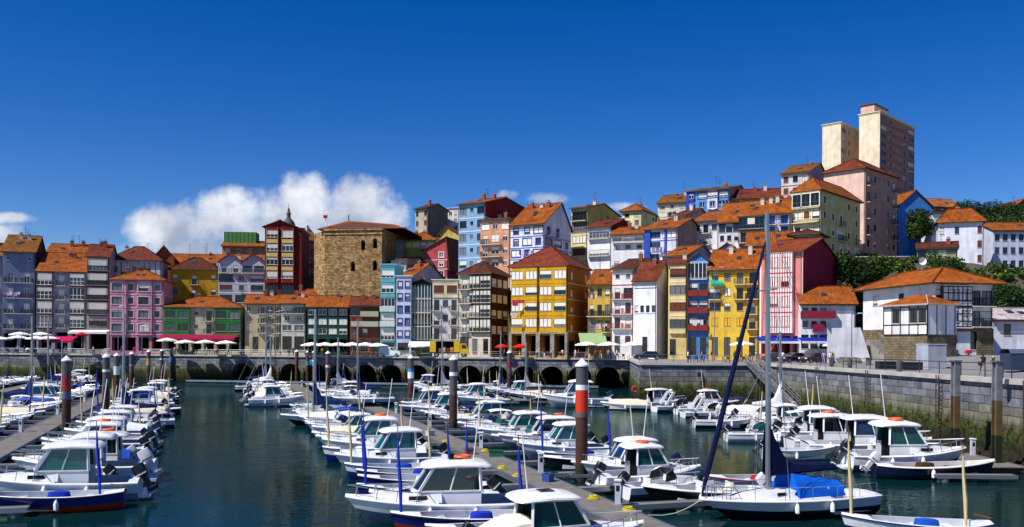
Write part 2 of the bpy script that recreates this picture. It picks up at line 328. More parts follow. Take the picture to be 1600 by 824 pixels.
def railing(label, pts, zs=None, h=1.05, inset=.35, step=2.2, mt=None, mids=2, group='railings along the quay'):
    root = thing('railing', label, 'railing', (*pts[0], 0), 0, None); mt = mt or metal('7e8488', .45); b = MB(); p = MB()
    o = Vector((*pts[0], 0))
    for (A, B) in zip(pts, pts[1:]):
        A, B = Vector((*A, 0)) - o, Vector((*B, 0)) - o; L = (B-A).length; n = max(1, int(L/step)); d = (B-A)/L; inn = Vector((-d.y, d.x, 0))*inset
        for i in range(n + 1):
            q = A + d*(L*i/n) + inn; p.tube([q + Vector((0,0,QZ)), q + Vector((0,0,QZ+h))], .04, mt, n=5)
        for k in range(mids + 1):
            zz = QZ + h*(1 - k/(mids + 1)); b.tube([A + inn + Vector((0,0,zz)), B + inn + Vector((0,0,zz))], .035 if k == 0 else .018, mt, n=5)
    b.build('rail', root); p.build('post', root); return root
railing('thin metal railing on the far quay above the arches', [WA[1], WA[2]])
railing('thin metal railing at the head of the far left quay', [WA[0], WA[1]])
railing('low railing on the front quay left of the gangway', [WA[3], (31.2, 120)])
railing('dark steel railing along the right quay edge', [(34, 116), (34, 30)], step=3.4, mt=metal('5a5450', .5), mids=1)
def rocks(label, A, B, w, seed):
    A, B = Vector((*A,0)), Vector((*B,0)); d = B-A; L = d.length; d.normalize(); nrm = Vector((d.y, -d.x, 0)); b = MB(); r = random.Random(seed)
    mt = mat('shore_rock', '2b2618', .95, var=.6, scale=2.2, bump=.8, spec=.2)
    rows = []; n = int(L/.45)
    for i in range(n+1):
        row = []
        for j in range(12):
            t = j/11; z = 1.25*(1-t)**1.15 - .35 + r.uniform(-.3, .26)*(1 if 0 < j < 11 else .2)
            row.append(A + d*(L*i/n + (r.uniform(-.12,.12))) + nrm*(w*t - .3 + r.uniform(-.1,.1)) + Vector((0,0,z)))
        rows.append(row)
    b.grid(rows, mt, smooth=False); tag(b.build('rocky_shore'), label, kind='structure')
rocks('weedy rocks and mud at the foot of the right quay wall', (34, 119.5), (34, 20), 3.2, 1)
rocks('weedy rocks at the foot of the front quay wall', (17.3, 120), (34, 120), 3.5, 2)

def ladder(label, p, rz):
    root = thing('quay_ladder', label, 'ladder', p, rz, 'ladders on the quay walls'); b = MB(); m = mat('rusty_ladder', '4a3020', .8, var=.4, scale=3)
    for sx in (-.22, .22): b.bar((sx, -.12, -1.0), (sx, -.12, QZ+.0), .06, m)
    b.build('side_rail', root); r_ = MB()
    for k in range(16): r_.bar((-.22, -.12, .2+.33*k), (.22, -.12, .2+.33*k), .04, m)
    r_.build('rung', root)
for i, t in enumerate((.1, .3, .52, .71, .88)): ladder('rusty ladder on the arcaded quay wall, %s from left' % ORD[i+1], (-125+147*t, 197-31*t-.3, 0), math.atan2(-31, 147))
for i, y in enumerate((112, 98, 84, 70, 58)): ladder('rusty ladder on the right quay wall, %s from the gangway' % ORD[i+1], (33.7, y, 0), R(-90))
# ================================================================ HOUSES
_win = {}
def win_mesh(kind, w, h, fr, tr, blind, gv=0):
    key = (kind, round(w, 1), round(h, 1), fr, tr, blind, gv)
    if key in _win: return _win[key]
    w, h = key[1], key[2]; f = MB(); p = MB(); s = None; fm = paint(fr); b = .07 if w < 3 else .09
    arch = kind == 'a'
    z0, z1, x0, x1 = -h/2, h/2, -w/2, w/2
    if tr:
        tm = paint(tr); t = .14
        f.box(x0-t, x0, -.05, .02, z0-.02, z1+t, tm, 'k'); f.box(x1, x1+t, -.05, .02, z0-.02, z1+t, tm, 'k'); f.box(x0, x1, -.05, .02, z1, z1+t, tm, 'k'); f.box(x0-t-.05, x1+t+.05, -.12, .02, z0-t, z0-.02, tm, 'k')
    else: f.box(x0-.06, x1+.06, -.08, .04, z0-.08, z0, paint('b8b2a8'), 'k')
    f.box(x0, x0+b, .07, .15, z0, z1, fm); f.box(x1-b, x1, .07, .15, z0, z1, fm); f.box(x0+b, x1-b, .07, .15, z1-b, z1, fm); f.box(x0+b, x1-b, .07, .15, z0, z0+b, fm)
    nm = max(1, int(round(w/.75))) if kind in 'gG' else (max(2, int(round(w/.85))) if w > 1.3 else (2 if w > .8 else 1))
    for i in range(1, nm): xx = x0 + w*i/nm; f.box(xx-b/2, xx+b/2, .08, .14, z0+b, z1-b, fm)
    if kind in 'gG' or (kind in 'dD' and w > 1.2): f.box(x0+b, x1-b, .085, .135, z0+h*.33, z0+h*.33+b, fm)
    p.box(x0+b, x1-b, .11, .125, z0+b, z1-b, (GLASS, GLASS2, CURT)[gv], 'k')
    if blind > 0:
        s = MB(); sm = paint({'s':'e6e4dc','b':'6a3322','y':'e0a818','n':'2a4a38'}.get(kind.lower(), 'd8d4c8')) ; zb = z1 - b - (h-2*b)*blind; wd = w/nm
        for i in range(nm):
            zz = z1-b
            if blind < 1:
                if i == 0:
                    s.box(x0+b*.9, x1-b*.9, .055, .105, zb, zz, sm, 'k')
                    for k in range(3): s.box(x0+b, x1-b, .045, .06, zb+(zz-zb)*(k+.5)/3-.012, zb+(zz-zb)*(k+.5)/3+.012, sm, 'k')
                continue
            s.box(x0+wd*i+b*.9, x0+wd*(i+1)-b*.9, .06, .105, zb, zz, sm, 'k')
            for k in range(3): s.box(x0+wd*i+b, x0+wd*(i+1)-b, .05, .06, zb+(zz-zb)*(k+.5)/3-.012, zb+(zz-zb)*(k+.5)/3+.012, sm, 'k')
    r = (f.mesh('window'), p.mesh('pane'), s.mesh('shutter') if s else None); _win[key] = r; return r
def put_window(root, kind, u, z, w, h, fr, tr, rz, blind):
    f, p, s = win_mesh(kind, w, h, fr, tr, blind, rnd.choice((0, 0, 0, 1, 2)) if kind != 'g' or blind else 0)
    o = link('balcony_door' if kind in 'dDeE' else 'window', f, root, u, rz)
    link('pane', p, o)
    if s: link('shutter', s, o)
    return o
_bal = {}
def balcony(root, loc, rz, w, proj, kind, col):
    key = (round(w, 1), proj, kind, col)
    if key not in _bal:
        w = key[0]; s = MB(); r = MB(); cm = paint(col)
        s.box(-w/2, w/2, -proj, 0, -.14, 0, paint('c9c4ba') if kind == 'iron' else cm, 'k')
        if kind == 'iron':
            im = cm; z1 = 1.0
            for A, B in (((-w/2+.03, -.02), (-w/2+.03, -proj+.03)), ((-w/2+.03, -proj+.03), (w/2-.03, -proj+.03)), ((w/2-.03, -proj+.03), (w/2-.03, -.02))):
                for z in (.1, z1): r.bar((*A, z), (*B, z), .045, im)
                L = math.hypot(B[0]-A[0], B[1]-A[1]); n = max(2, int(L/.22))
                for i in range(n+1): x, y = A[0]+(B[0]-A[0])*i/n, A[1]+(B[1]-A[1])*i/n; r.box(x-.014, x+.014, y-.014, y+.014, .0, z1, im, 'tb')
        else:
            for A, B in (((-w/2, -proj), (-w/2+.1, 0)), ((-w/2+.1, -proj), (w/2-.1, -proj+.1)), ((w/2-.1, -proj), (w/2, 0))): r.box(A[0], B[0], A[1], B[1], 0, .95, cm)
        _bal[key] = (s.mesh('balcony'), r.mesh('railing'))
    a, b = _bal[key]; o = link('balcony', a, root, loc, rz); link('railing', b, o); return o
def facade(mb, mp, U, Z0, Z1, rects, m, dark=DARK):
    """mp(u,z,dep)->point. rects: (u0,u1,z0,z1,depth,arch)"""
    us = sorted({0.0, U} | {r[0] for r in rects} | {r[1] for r in rects}); zs = sorted({Z0, Z1} | {r[2] for r in rects} | {r[3] for r in rects})
    for i in range(len(us)-1):
        z_start = None
        for j in range(len(zs)-1):
            cu, cz = (us[i]+us[i+1])/2, (zs[j]+zs[j+1])/2
            hole = any(r[0] < cu < r[1] and r[2] < cz < r[3] for r in rects)
            if not hole and z_start is None: z_start = zs[j]
            if z_start is not None and (hole or j == len(zs)-2):
                ze = zs[j] if hole else zs[j+1]; a, b_ = us[i], us[i+1]
                mb.face([mp(a,z_start,0), mp(b_,z_start,0), mp(b_,ze,0), mp(a,ze,0)], m, [(a,z_start),(b_,z_start),(b_,ze),(a,ze)]); z_start = None
    for r in rects:
        a, b_, c, d, dep = r[:5]
        for P, Q in (((a,c),(a,d)), ((a,d),(b_,d)), ((b_,d),(b_,c)), ((b_,c),(a,c))):
            mb.face([mp(P[0],P[1],0), mp(Q[0],Q[1],0), mp(Q[0],Q[1],dep), mp(P[0],P[1],dep)], m, [(0,0),(1,0),(1,.2),(0,.2)])
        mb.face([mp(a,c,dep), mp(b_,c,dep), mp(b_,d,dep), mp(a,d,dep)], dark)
def roof_slab(mb, pts, m, edge, th=.16):
    """pts: eave-left, eave-right, top-right, top-left (3 or 4 points)"""
    p = [Vector(q) for q in pts]; e = (p[1]-p[0]); eu = e.normalized(); n = e.cross(p[2]-p[0]).normalized(); vv = n.cross(eu)
    uv = [((q-p[0]).dot(eu), (q-p[0]).dot(vv)) for q in p]
    if n.z < 0: n = -n
    mb.face([q + n*th for q in p], m, uv); mb.face([q for q in p][::-1], edge)
    for i in range(len(p)): a, b = p[i], p[(i+1) % len(p)]; mb.face([a, b, b+n*th, a+n*th], edge)
def add_chimney(roof, x, y, z, h=1.4, brick=True, w=.7):
    c = MB(); m = mat('chimney_brick', '8a4a34', .9, var=.3, scale=2) if brick else wall('d6d2c8')
    c.box(-w/2, w/2, -w*.4, w*.4, -1.5, h, m); c.box(-w/2-.08, w/2+.08, -w*.4-.08, w*.4+.08, h, h+.1, paint('9a958c'))
    for i in (-1, 1): c.lathe([(.1, h+.1), (.1, h+.42), (.13, h+.42), (.0, h+.5)], mat('clay_pot', '9c4a28', .8), 6, (i*w*.2, 0, 0))
    c.build('chimney', roof, (x, y, z))
ANCH = []; NH = [0]
def house(label, xl, xm, ye, Y, yaw, col, rows, yb=548, xr=None, xleft=None, D=9.0, roof=('gable', 2.2, 'b4531c'), side=None, lside=None, sidecol=None,
          gh=0.0, fr='e8e6e0', tr=None, band=None, bays=(), balc=(), corner=None, ext=4.0, name='house', cat='house', over=.55, chim=1, balcol='2a2c30', balkind='iron',
          blinds=.3, soffit='5a3a24', wmat=None, smat=None, topm=.25, ant=0, dorm=None, anch=True, lcol=None, piers=None):
    NH[0] += 1; r = random.Random(NH[0]*13 + 5); yaw = R(yaw); c, s = math.cos(yaw), math.sin(yaw)
    P = at(xl, ye, Y); ze = P.z; a2, _ = unroll(xm, ye); W = (a2*Y - P.x)/(c - a2*s)
    zb = at(xl, yb, Y).z; zb = max(zb, QZ + .0); z0 = zb - ext if zb > QZ + 1.5 else QZ - .3
    if xr is not None:
        a3, _ = unroll(xr, ye); cx, cy = P.x + W*c, Y + W*s; den = (-s - a3*c); D = (a3*cy - cx)/den
    if xleft is not None:
        a3, _ = unroll(xleft, ye); den = (-s - a3*c); D = (a3*Y - P.x)/den
    if D < 2 or D > 60: print('WARN depth', label, D)
    D = min(max(D, 4), 45); H = ze - z0; ANCH.append((P.x + W/2*c - D/2*s, Y + W/2*s + D/2*c, zb, Y)) if anch else None
    root = thing(name, label, cat, (P.x, Y, z0), yaw); hb = zb - z0
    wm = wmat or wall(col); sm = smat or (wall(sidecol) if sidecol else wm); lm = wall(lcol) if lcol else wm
    n = len(rows); HH = H - hb - topm; g = gh; ch = (HH - g)/(n - 1 if g else n)
    ztop = H - topm; rects = []; bayrects = {i: [] for i in range(len(bays))}; todo = []
    def rowspan(k):
        if g and k == n-1: return hb, hb + g
        return ztop - ch*(k+1), ztop - ch*k
    def cells(rows, U, mode, isfront=True):
        for k, row in enumerate(rows):
            if isfront: za, zt = rowspan(k)
            else:
                cc = (H - hb - topm)/len(rows); za, zt = ztop - cc*(k+1), ztop - cc*k
            chh = zt - za; nc = len(row); cw = U/nc
            for j, q in enumerate(row):
                if q == '.' or q == ' ': continue
                uc = cw*(j+.5); lo = q.lower()
                bay = None
                if isfront:
                    for bi, bb in enumerate(bays):
                        if bb[0]*U <= uc <= bb[1]*U and bb[2] <= k < bb[3]: bay = bi
                if q in 'oA': w, h, zc = cw*.80, chh*.82, za + chh*.41
                elif q == 'O': w, h, zc = min(1.1, cw*.7), chh*.72, za + chh*.36
                elif lo in 'de': w, h = (min(1.15, cw*.62) if lo == 'd' else cw*.86), min(2.25, chh*.76); zc = za + .12 + h/2
                elif q in 'g': w, h, zc = cw*.94, chh*.56, za + chh*.56
                elif q in 'G': w, h, zc = cw*.94, chh*.84, za + chh*.5
                elif q.isupper(): w, h, zc = cw*.80, min(1.6, chh*.58), za + chh*.54
                elif q == 't': w, h, zc = min(.8, cw*.5), .8, za + chh*.6
                elif q == 'a': w, h, zc = min(1.2, cw*.6), min(1.7, chh*.6), za + chh*.54
                else: w, h, zc = min(1.1, cw*.6), min(1.45, chh*.52), za + chh*.54
                w, h = round(w, 1), round(h, 1)
                if w < .3 or h < .3: continue
                rc = (uc-w/2, uc+w/2, zc-h/2, zc+h/2, .16 if q not in 'oAO' else (2.6 if q == 'A' else .5))
                if bay is not None: bayrects[bay].append(rc)
                else: yield rc, None
                todo.append((mode, q, uc, zc, w, h, bays[bay][5] if bay is not None else 0.0, za))
    fr_rects = [x[0] for x in cells(rows, W, 'f')]
    wb = MB(); facade(wb, lambda u, z, d: (u, d, z), W, 0, H, fr_rects, wm)
    sr = [x[0] for x in cells(side, D, 'r', False)] if side else []
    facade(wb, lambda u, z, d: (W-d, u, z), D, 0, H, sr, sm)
    lr = [x[0] for x in cells(lside, D, 'l', False)] if lside else []
    facade(wb, lambda u, z, d: (d, D-u, z), D, 0, H, lr, lm)
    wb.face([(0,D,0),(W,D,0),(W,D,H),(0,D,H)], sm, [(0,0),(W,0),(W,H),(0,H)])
    kind = roof[0]; rise = roof[1]; tm = tile(roof[2]) if len(roof) > 2 else None
    em = paint(soffit); rb = MB(); o = over
    if kind == 'gable':        # ridge parallel to the front; roof[3] = ridge position over the depth
        k = roof[3] if len(roof) > 3 else .5; yr = D*k; sl = rise/yr; sl2 = rise/(D-yr)
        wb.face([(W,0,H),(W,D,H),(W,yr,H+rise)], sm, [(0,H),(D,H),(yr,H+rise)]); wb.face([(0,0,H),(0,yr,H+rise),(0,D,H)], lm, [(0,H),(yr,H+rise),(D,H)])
        e = .03
        roof_slab(rb, [(-o*.6,-o,H-o*sl+e),(W+o*.6,-o,H-o*sl+e),(W+o*.6,yr,H+rise+e),(-o*.6,yr,H+rise+e)], tm, em)
        roof_slab(rb, [(W+o*.6,D+o,H-o*sl2+e),(-o*.6,D+o,H-o*sl2+e),(-o*.6,yr,H+rise+e),(W+o*.6,yr,H+rise+e)], tm, em)
        rb.tube([(-o*.6,yr,H+rise+.2),(W+o*.6,yr,H+rise+.2)], .14, tm, 6); rp = (W*.7, yr*.75, H+rise*.78)
    elif kind == 'gablef':
        k = roof[3] if len(roof) > 3 else .5; xr_ = W*k; sl = rise/xr_; sl2 = rise/(W-xr_); e = .03
        wb.face([(0,0,H),(W,0,H),(xr_,0,H+rise)], wm, [(0,H),(W,H),(xr_,H+rise)])
        wb.face([(W,D,H),(0,D,H),(xr_,D,H+rise)], sm)
        roof_slab(rb, [(-o,D+o*.6,H-o*sl+e),(-o,-o*.8,H-o*sl+e),(xr_,-o*.8,H+rise+e),(xr_,D+o*.6,H+rise+e)], tm, em)
        roof_slab(rb, [(W+o,-o*.8,H-o*sl2+e),(W+o,D+o*.6,H-o*sl2+e),(xr_,D+o*.6,H+rise+e),(xr_,-o*.8,H+rise+e)], tm, em)
        rb.tube([(xr_,-o*.8,H+rise+.2),(xr_,D+o*.6,H+rise+.2)], .14, tm, 6); rp = (xr_*.6, D*.5, H+rise*.6)
    elif kind == 'twin':       # two gables side by side
        e = .03
        for h0, h1 in ((0, W/2), (W/2, W)):
            xm_ = (h0+h1)/2; wb.face([(h0,0,H),(h1,0,H),(xm_,0,H+rise)], wm)
            roof_slab(rb, [(h0-.12,D,H-.1+e),(h0-.12,-o,H-.1+e),(xm_,-o,H+rise+e),(xm_,D,H+rise+e)], tm, em); roof_slab(rb, [(h1+.12,-o,H-.1+e),(h1+.12,D,H-.1+e),(xm_,D,H+rise+e),(xm_,-o,H+rise+e)], tm, em)
        rp = (W*.3, D*.5, H+rise*.5)
    elif kind == 'hip':
        e = .03; zl = H - .08; q = min(W, D)/2; a, b_ = ((q, D/2), (W-q, D/2)) if W >= D else ((W/2, q), (W/2, D-q))
        A = [(-o,-o,zl),(W+o,-o,zl),(W+o,D+o,zl),(-o,D+o,zl)]; T0, T1 = (*a, H+rise), (*b_, H+rise)
        if W >= D: fs = [[A[0],A[1],T1,T0],[A[1],A[2],T1],[A[2],A[3],T0,T1],[A[3],A[0],T0]]
        else: fs = [[A[0],A[1],T0],[A[1],A[2],T1,T0],[A[2],A[3],T1],[A[3],A[0],T0,T1]]
        for f in fs: roof_slab(rb, f, tm, em)
        for i, t in ((0,T0),(1,T1 if W >= D else T0),(2,T1),(3,T0 if W >= D else T1)): rb.tube([Vector(A[i])+Vector((0,0,.2)), Vector(t)+Vector((0,0,.2))], .12, tm, 5)
        rb.tube([Vector(T0)+Vector((0,0,.2)), Vector(T1)+Vector((0,0,.2))], .12, tm, 5); rp = (W*.4, D*.5, H+rise*.7)
    elif kind == 'shed':
        e = .03; roof_slab(rb, [(-o*.5,-o,H-o*rise/D+e),(W+o*.5,-o,H-o*rise/D+e),(W+o*.5,D+.2,H+rise+e),(-o*.5,D+.2,H+rise+e)], tm, em); rp = (W*.5, D*.6, H+rise*.6)
        wb.face([(W,0,H),(W,D,H),(W,D,H+rise)], sm); wb.face([(0,0,H),(0,D,H+rise),(0,D,H)], lm); wb.face([(0,D,H),(W,D,H),(W,D,H+rise),(0,D,H+rise)], sm)
    else:
        rb.box(-.12, W+.12, -.12, D+.12, H+.004, H+.30, paint(roof[2])); rb.box(-.3, W+.3, -.3, D+.3, H+.30, H+.45, paint(roof[2])); rp = (W*.5, D*.5, H+.5)
    wb.build('wall', root); rf = rb.build('roof', root)
    if kind != 'flat':
        gt = MB(); gm = paint('3a322c'); zz = H - o*(rise/(D*.5)) if kind == 'gable' else H
        if kind in ('gable', 'shed', 'hip'): gt.tube([(-.2, -o-.06, zz-.04), (W+.2, -o-.06, zz-.04)], .07, gm, 6); gt.tube([(W-.15, -o-.06, zz-.04), (W-.15, -.1, zz-.5), (W-.15, -.1, hb*.5)], .05, gm, 5); gt.build('gutter', root)
    if kind in ('gable', 'hip') and r.random() < .75 and rise > 1.4:
        for k in range(r.choice((1, 2))):
            k_ = roof[3] if (kind == 'gable' and len(roof) > 3) else .5; ry = D*k_; x = r.uniform(.2, .8)*W if kind == 'gable' else r.uniform(.4, .6)*W; y = ry*r.uniform(.4, .65); z = H + rise*y/(ry if kind == 'gable' else min(W, D)/2) + .22
            if z > H + rise: continue
            q = MB(); q.box(-.42, .42, -.5, .5, 0, .1, paint('3a3a3e')); q.box(-.34, .34, -.42, .42, .1, .13, GLASS2); so = q.build('skylight', rf, (x, y, z)); so.rotation_euler = (math.atan2(rise, ry if kind == 'gable' else min(W, D)/2), 0, 0)
    if ant == 0 and kind != 'flat' and r.random() < .4: ant = 1
    if chim and r.random() < .5: chim += 1
    for k in range(chim): add_chimney(rf, rp[0]*(1-.35*k) + r.uniform(-.8,.8), rp[1] + r.uniform(-.3,.8), rp[2] - .1, r.uniform(.9, 1.5), r.random() < .6)
    # bays, bands, corners
    for bi, bb in enumerate(bays):
        u0, u1, r0, r1, bc, pj = bb[:6]; zt = rowspan(r0)[1]; zl = rowspan(r1-1)[0]; b = MB(); bm_ = paint(bc) if bc in WOOD else wall(bc); u0, u1 = u0*W, u1*W
        facade(b, lambda u, z, d: (u0+u, -pj+d, z), u1-u0, zl, zt, [(q[0]-u0, q[1]-u0, *q[2:]) for q in bayrects[bi]], bm_)
        for xs in (u0, u1): b.face([(xs,-pj,zl),(xs,0,zl),(xs,0,zt),(xs,-pj,zt)], bm_, [(0,zl),(pj,zl),(pj,zt),(0,zt)])
        b.box(u0-.06, u1+.06, -pj-.06, 0, zt, zt+.12, bm_, 'k'); b.box(u0-.04, u1+.04, -pj-.04, 0, zl-.12, zl, bm_, 'k')
        for k in range(r0, r1-1): zz = rowspan(k)[0]; b.box(u0-.04, u1+.04, -pj-.05, -pj+.01, zz-(bb[8] if len(bb) > 8 else .07), zz+(bb[8] if len(bb) > 8 else .07), paint(bb[6]) if len(bb) > 6 else bm_, 'k')
        if len(bb) > 7:       # timber studs
            sm_ = paint(bb[6]); k = int(bb[7])
            for i in range(k+1): xx = u0 + (u1-u0)*i/k; b.box(max(u0,xx-.05), min(u1,xx+.05), -pj-.035, -pj, zl, zt, sm_, 'k')
        if bb[4] == 'e4e2e4':
            tm_ = paint('241a18')
            for k in range(r0, r1):
                za_, zt_ = rowspan(k)
                for q_ in (.04, .30, .66, .97): b.box(u0-.05, u1+.05, -pj-.045, -pj-.002, za_+(zt_-za_)*q_-.06, za_+(zt_-za_)*q_+.06, tm_, 'k')
            for k in range(4): b.box(u0-.04, u0, -pj*k/4-.06, -pj*k/4, zl, zt, tm_, 'r')
        b.build('bay_window', root)
    if piers:
        b = MB(); pm = stone('pier_stone', 'b4aa98', '968c7c', '5a5348', .8, .45); nc = len(rows[-1]); cw = W/nc
        for i in range(nc+1): b.box(max(-.1, cw*i-.42), min(W+.1, cw*i+.42), -.62, .3, 0, hb+gh-.5, pm)
        b.box(-.1, W+.1, -.6, -.02, hb+gh-.5, hb+gh-.12, pm); b.build('stone_pier', root)
    if band:
        b = MB(); bm_ = paint(band)
        for k in range(n - (0 if not g else 1)): zz = rowspan(k)[0]; name == 'tower_block' or b.box(0, W+.03, -.045, .01, zz-.09, zz+.09, bm_, 'k'); b.box(W-.01, W+.045, .0, D, zz-.09, zz+(.09 if name != 'tower_block' else .7), bm_, 'l')
        b.build('string_course', root)
    if corner:
        b = MB(); bm_ = paint(corner); b.box(-.05, .22, -.05, 0, hb, H-.05, bm_, 'k'); b.box(W-.22, W+.05, -.05, 0, hb, H-.05, bm_, 'k'); b.box(W, W+.05, 0, .25, hb, H-.05, bm_, 'l'); b.build('corner_pilaster', root)
    for (mode, q, uc, zc, w, h, pj, za) in todo:
        if mode == 'f': loc, rz = Vector((uc, -pj, zc)), 0
        elif mode == 'r': loc, rz = Vector((W, uc, zc)), R(90)
        else: loc, rz = Vector((0, D-uc, zc)), R(-90)
        lo = q.lower()
        if q == 'A': continue
        if lo in 'sb' : bl = r.choice((1, 1, 1, .7, .45))
        elif lo in 'w' and r.random() < blinds: bl = r.choice((.25, .4, .6, .8, 1))
        elif lo in 'gde' and r.random() < blinds: bl = r.choice((.35, .6))
        elif lo == 'y': bl = 1
        else: bl = 0
        kk = q if lo in 'gdeasbyn' else ('w' if q != 'o' else 'g')
        put_window(root, kk, loc, zc, w, h, fr if lo != 'o' else '2a2724', tr if lo != 'o' else None, rz, bl)
        if lo == 'd' or lo == 'e':
            bl_ = Vector((loc.x, loc.y, zc - h/2)); balcony(root, bl_, rz, w + .9 if lo == 'd' else w + .2, .75, balkind, balcol)
    for (k, u0, u1, bk, bc) in balc:
        za, zt = rowspan(k); pj = .9
        balcony(root, Vector(((u0+u1)/2*W, 0, za + .12)), 0, (u1-u0)*W, pj, bk, bc)
    for i in range(ant):
        b = MB(); h = r.uniform(2.2, 3.6); x = r.uniform(.2, .8)*W; am = metal('4a4c50', .5)
        b.tube([(0,0,-1), (0,0,h)], .035, am, 5); 
        for zz in (h-.1, h-.6, h-1.1): b.tube([(-.55,.1,zz), (.55,-.1,zz)], .018, am, 4)
        for k in range(5): b.tube([(-.4+.2*k,-.3,h-.1), (-.4+.2*k,.3,h-.1)], .012, am, 4)
        tz = rp[2] - .2; b.build('antenna', rf, (x, rp[1], tz))
    return root, W, D, H, hb
WOOD = {'3a1c14', '1c1a1c', '0f3326', '5a2a1c', '22262c'}
OR, OR2, RB, BR = 'b0601e', '946024', '85402a', '6a3826'
# ---- front row, left to right; left wall colours darkened to hold side shading
house('blue-grey five-storey house with long white balconies at far left', 4, 55, 392, 195, 20, '7c84a4', ['t.t','dd','dd','dd','dd','AA'], xr=72, roof=('gable',4.2,OR2), gh=4.4, balc=[(1,.05,.95,'iron','3a3d55'),(2,.05,.95,'iron','3a3d55'),(3,.05,.95,'iron','3a3d55'),(4,.05,.95,'iron','3a3d55')], sidecol='3c3436', ant=2, yb=546)  # right side wall coloured near black to stand for its shade
house('narrow pale sliver of house at the left photo edge', -40, 3, 398, 196, 20, 'b8b4b4', ['ww','dd','dd','dd','oo'], roof=('gable',3,OR2), yb=546)
house('grey house with two brown timber bay columns and iron balconies between', 58, 134, 423, 194, 14, 'a0a2ae', ['GdG','GdG','GdG','GdG','AAA'], gh=4.6, roof=('gable',4.6,OR,.7), bays=[(.02,.32,0,4,'5a2a1c',.7),(.68,.98,0,4,'5a2a1c',.7)], D=12, yb=546, blinds=.9, ant=1)
house('tall house behind the brown bays, orange roof and no visible front', 72, 137, 396, 210, 10, 'a89a90', ['www'], roof=('gable',2.6,OR), yb=430, ext=12, ant=2)
house('narrow white house with black glazed galleries on five floors', 136, 171, 400, 193, 14, 'a8a6ac', ['G','G','G','G','W','A'], gh=4.2, bays=[(.1,.9,0,4,'1c1a1c',.6)], roof=('gable',2.8,RB), yb=546, fr='1c1a1c', blinds=.9, ant=1)
house('white half-timbered house with dark posts and a long brown roof', 172, 252, 406, 200, 12, 'bcb6bc', ['wGwW.'], roof=('hip',3.4,RB), yb=436, ext=12, fr='1c1a1c', bays=[(.0,1,0,1,'d0ccd0',.12,'2a2022','9')], ant=1)
house('pink four-storey house with white frames beside the green house', 173, 256, 437, 186, 10, 'cc8a9e', ['WwWw','WwWw','WwWw','WwWw','AAAA'], gh=3.4, roof=('hip',2.3,OR), yb=548, fr='3a4a52', tr='e8c8cc', band='e8b8c2', bays=[(.0,.3,0,4,'d898aa',.35),(.5,.78,0,4,'d898aa',.35)])
house('jumble of terracotta roofed house with an orange gable wall, behind yellow house', 240, 272, 402, 214, 16, 'a4582e', ['..'], roof=('gablef',2.6,OR), yb=425, ext=12, ant=1)
house('long low orange roofed house behind the yellow house', 262, 348, 410, 224, 8, '9a6a50', ['....'], roof=('gable',2.4,OR), yb=425, ext=12, ant=3)
house('ochre yellow house with a brown hipped roof above the green house', 266, 341, 421, 205, 10, 'b88c18', ['w.d.w','w.d.w'], roof=('hip',3.0,BR), yb=468, ext=10, fr='2e2a26')
house('white house with twin red-edged gables above the green house', 341, 414, 410, 203, 6, 'b4b6c6', ['ddee','GwW','BwW','ooo'], roof=('twin',1.9,RB), yb=473, ext=5, fr='2c3038', soffit='7a2026', balcol='8a8ca0', band='dcdde6')
r_, W_, D_, H_, hb_ = house('salmon block with flat tiled eave behind the twin gables', 347, 416, 384, 222, 6, 'c67848', ['wwww','wwww'], roof=('gable',1.4,OR,.4), yb=412, ext=12, chim=0)
# green screened roof storey
g = MB(); gm = mat('green_mesh_screen', '3f7a3c', .8, var=.12, scale=2, bump=.3); g.box(0, 8.0, 0, 4, 0, 3.2, gm)
for i in range(9): g.box(i*.98, i*.98+.05, -.05, 0, 0, 3.2, gm, 'k')
p = at(350, 382, 224); tag(g.build('roof_screen', None, p, R(6)), 'solid green screened structure on the roof of the salmon block', 'screen')
house('dark red brick apartment tower with cream spandrels and a pointed gable', 414, 462, 354, 200, 4, '7c1e18', ['WW','WW','WW','WW','oo'], gh=3.0, roof=('gablef',1.3,RB), yb=462, ext=6, xr=None, D=12, fr='e8e6e0', bays=[(.07,.43,0,4,'7c1e18',.5,'c8ac68','1',.42),(.57,.93,0,4,'7c1e18',.5,'c8ac68','1',.42)], blinds=.8, chim=1)
house('dark red brick stair tower at the right flank of the gabled tower', 462.5, 471, 360, 200.6, 4, '6a1a16', ['.','.'], roof=('flat',0,'5a1814'), yb=462, ext=6, D=11, chim=0)
house('weathered grey house with washing seen in the gap beside the stone tower', 468, 497, 374, 214, 38, '8a8478', ['dwd','dwd','dwd','...'], roof=('gable',3.2,OR2), yb=457, ext=4, D=10)
house('green fronted tavern house with glazed galleries and orange roof', 257, 376, 480, 188, 6, 'b8b098', ['WWtdWW','WWtdWW','AAAAAA'], gh=3.5, xr=None, D=11, roof=('hip',2.4,OR), yb=548, fr='1e4a2e', bays=[(0,.335,0,2,'2f7a3c',.5),(.667,1,0,2,'2f7a3c',.5)], blinds=.1, balcol='20342a')
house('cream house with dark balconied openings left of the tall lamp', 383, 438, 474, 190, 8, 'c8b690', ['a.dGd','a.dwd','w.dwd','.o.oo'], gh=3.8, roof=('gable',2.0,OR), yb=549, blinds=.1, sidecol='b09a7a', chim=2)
house('white narrow house with paired windows over a garage shop', 439.5, 477, 474, 189, 6, 'd2cdbc', ['ee','ww','WW','oo'], gh=3.9, roof=('gable',1.9,OR), yb=549, balcol='4a4238', blinds=.1)
house('dark green fronted house with bright white blinds', 480, 544, 479, 186, 5, '134034', ['WWWW','SSSS','SWSS','AAAA'], gh=3.3, roof=('gable',2.4,OR,.6), yb=550, fr='dfe0da', D=9, chim=1)
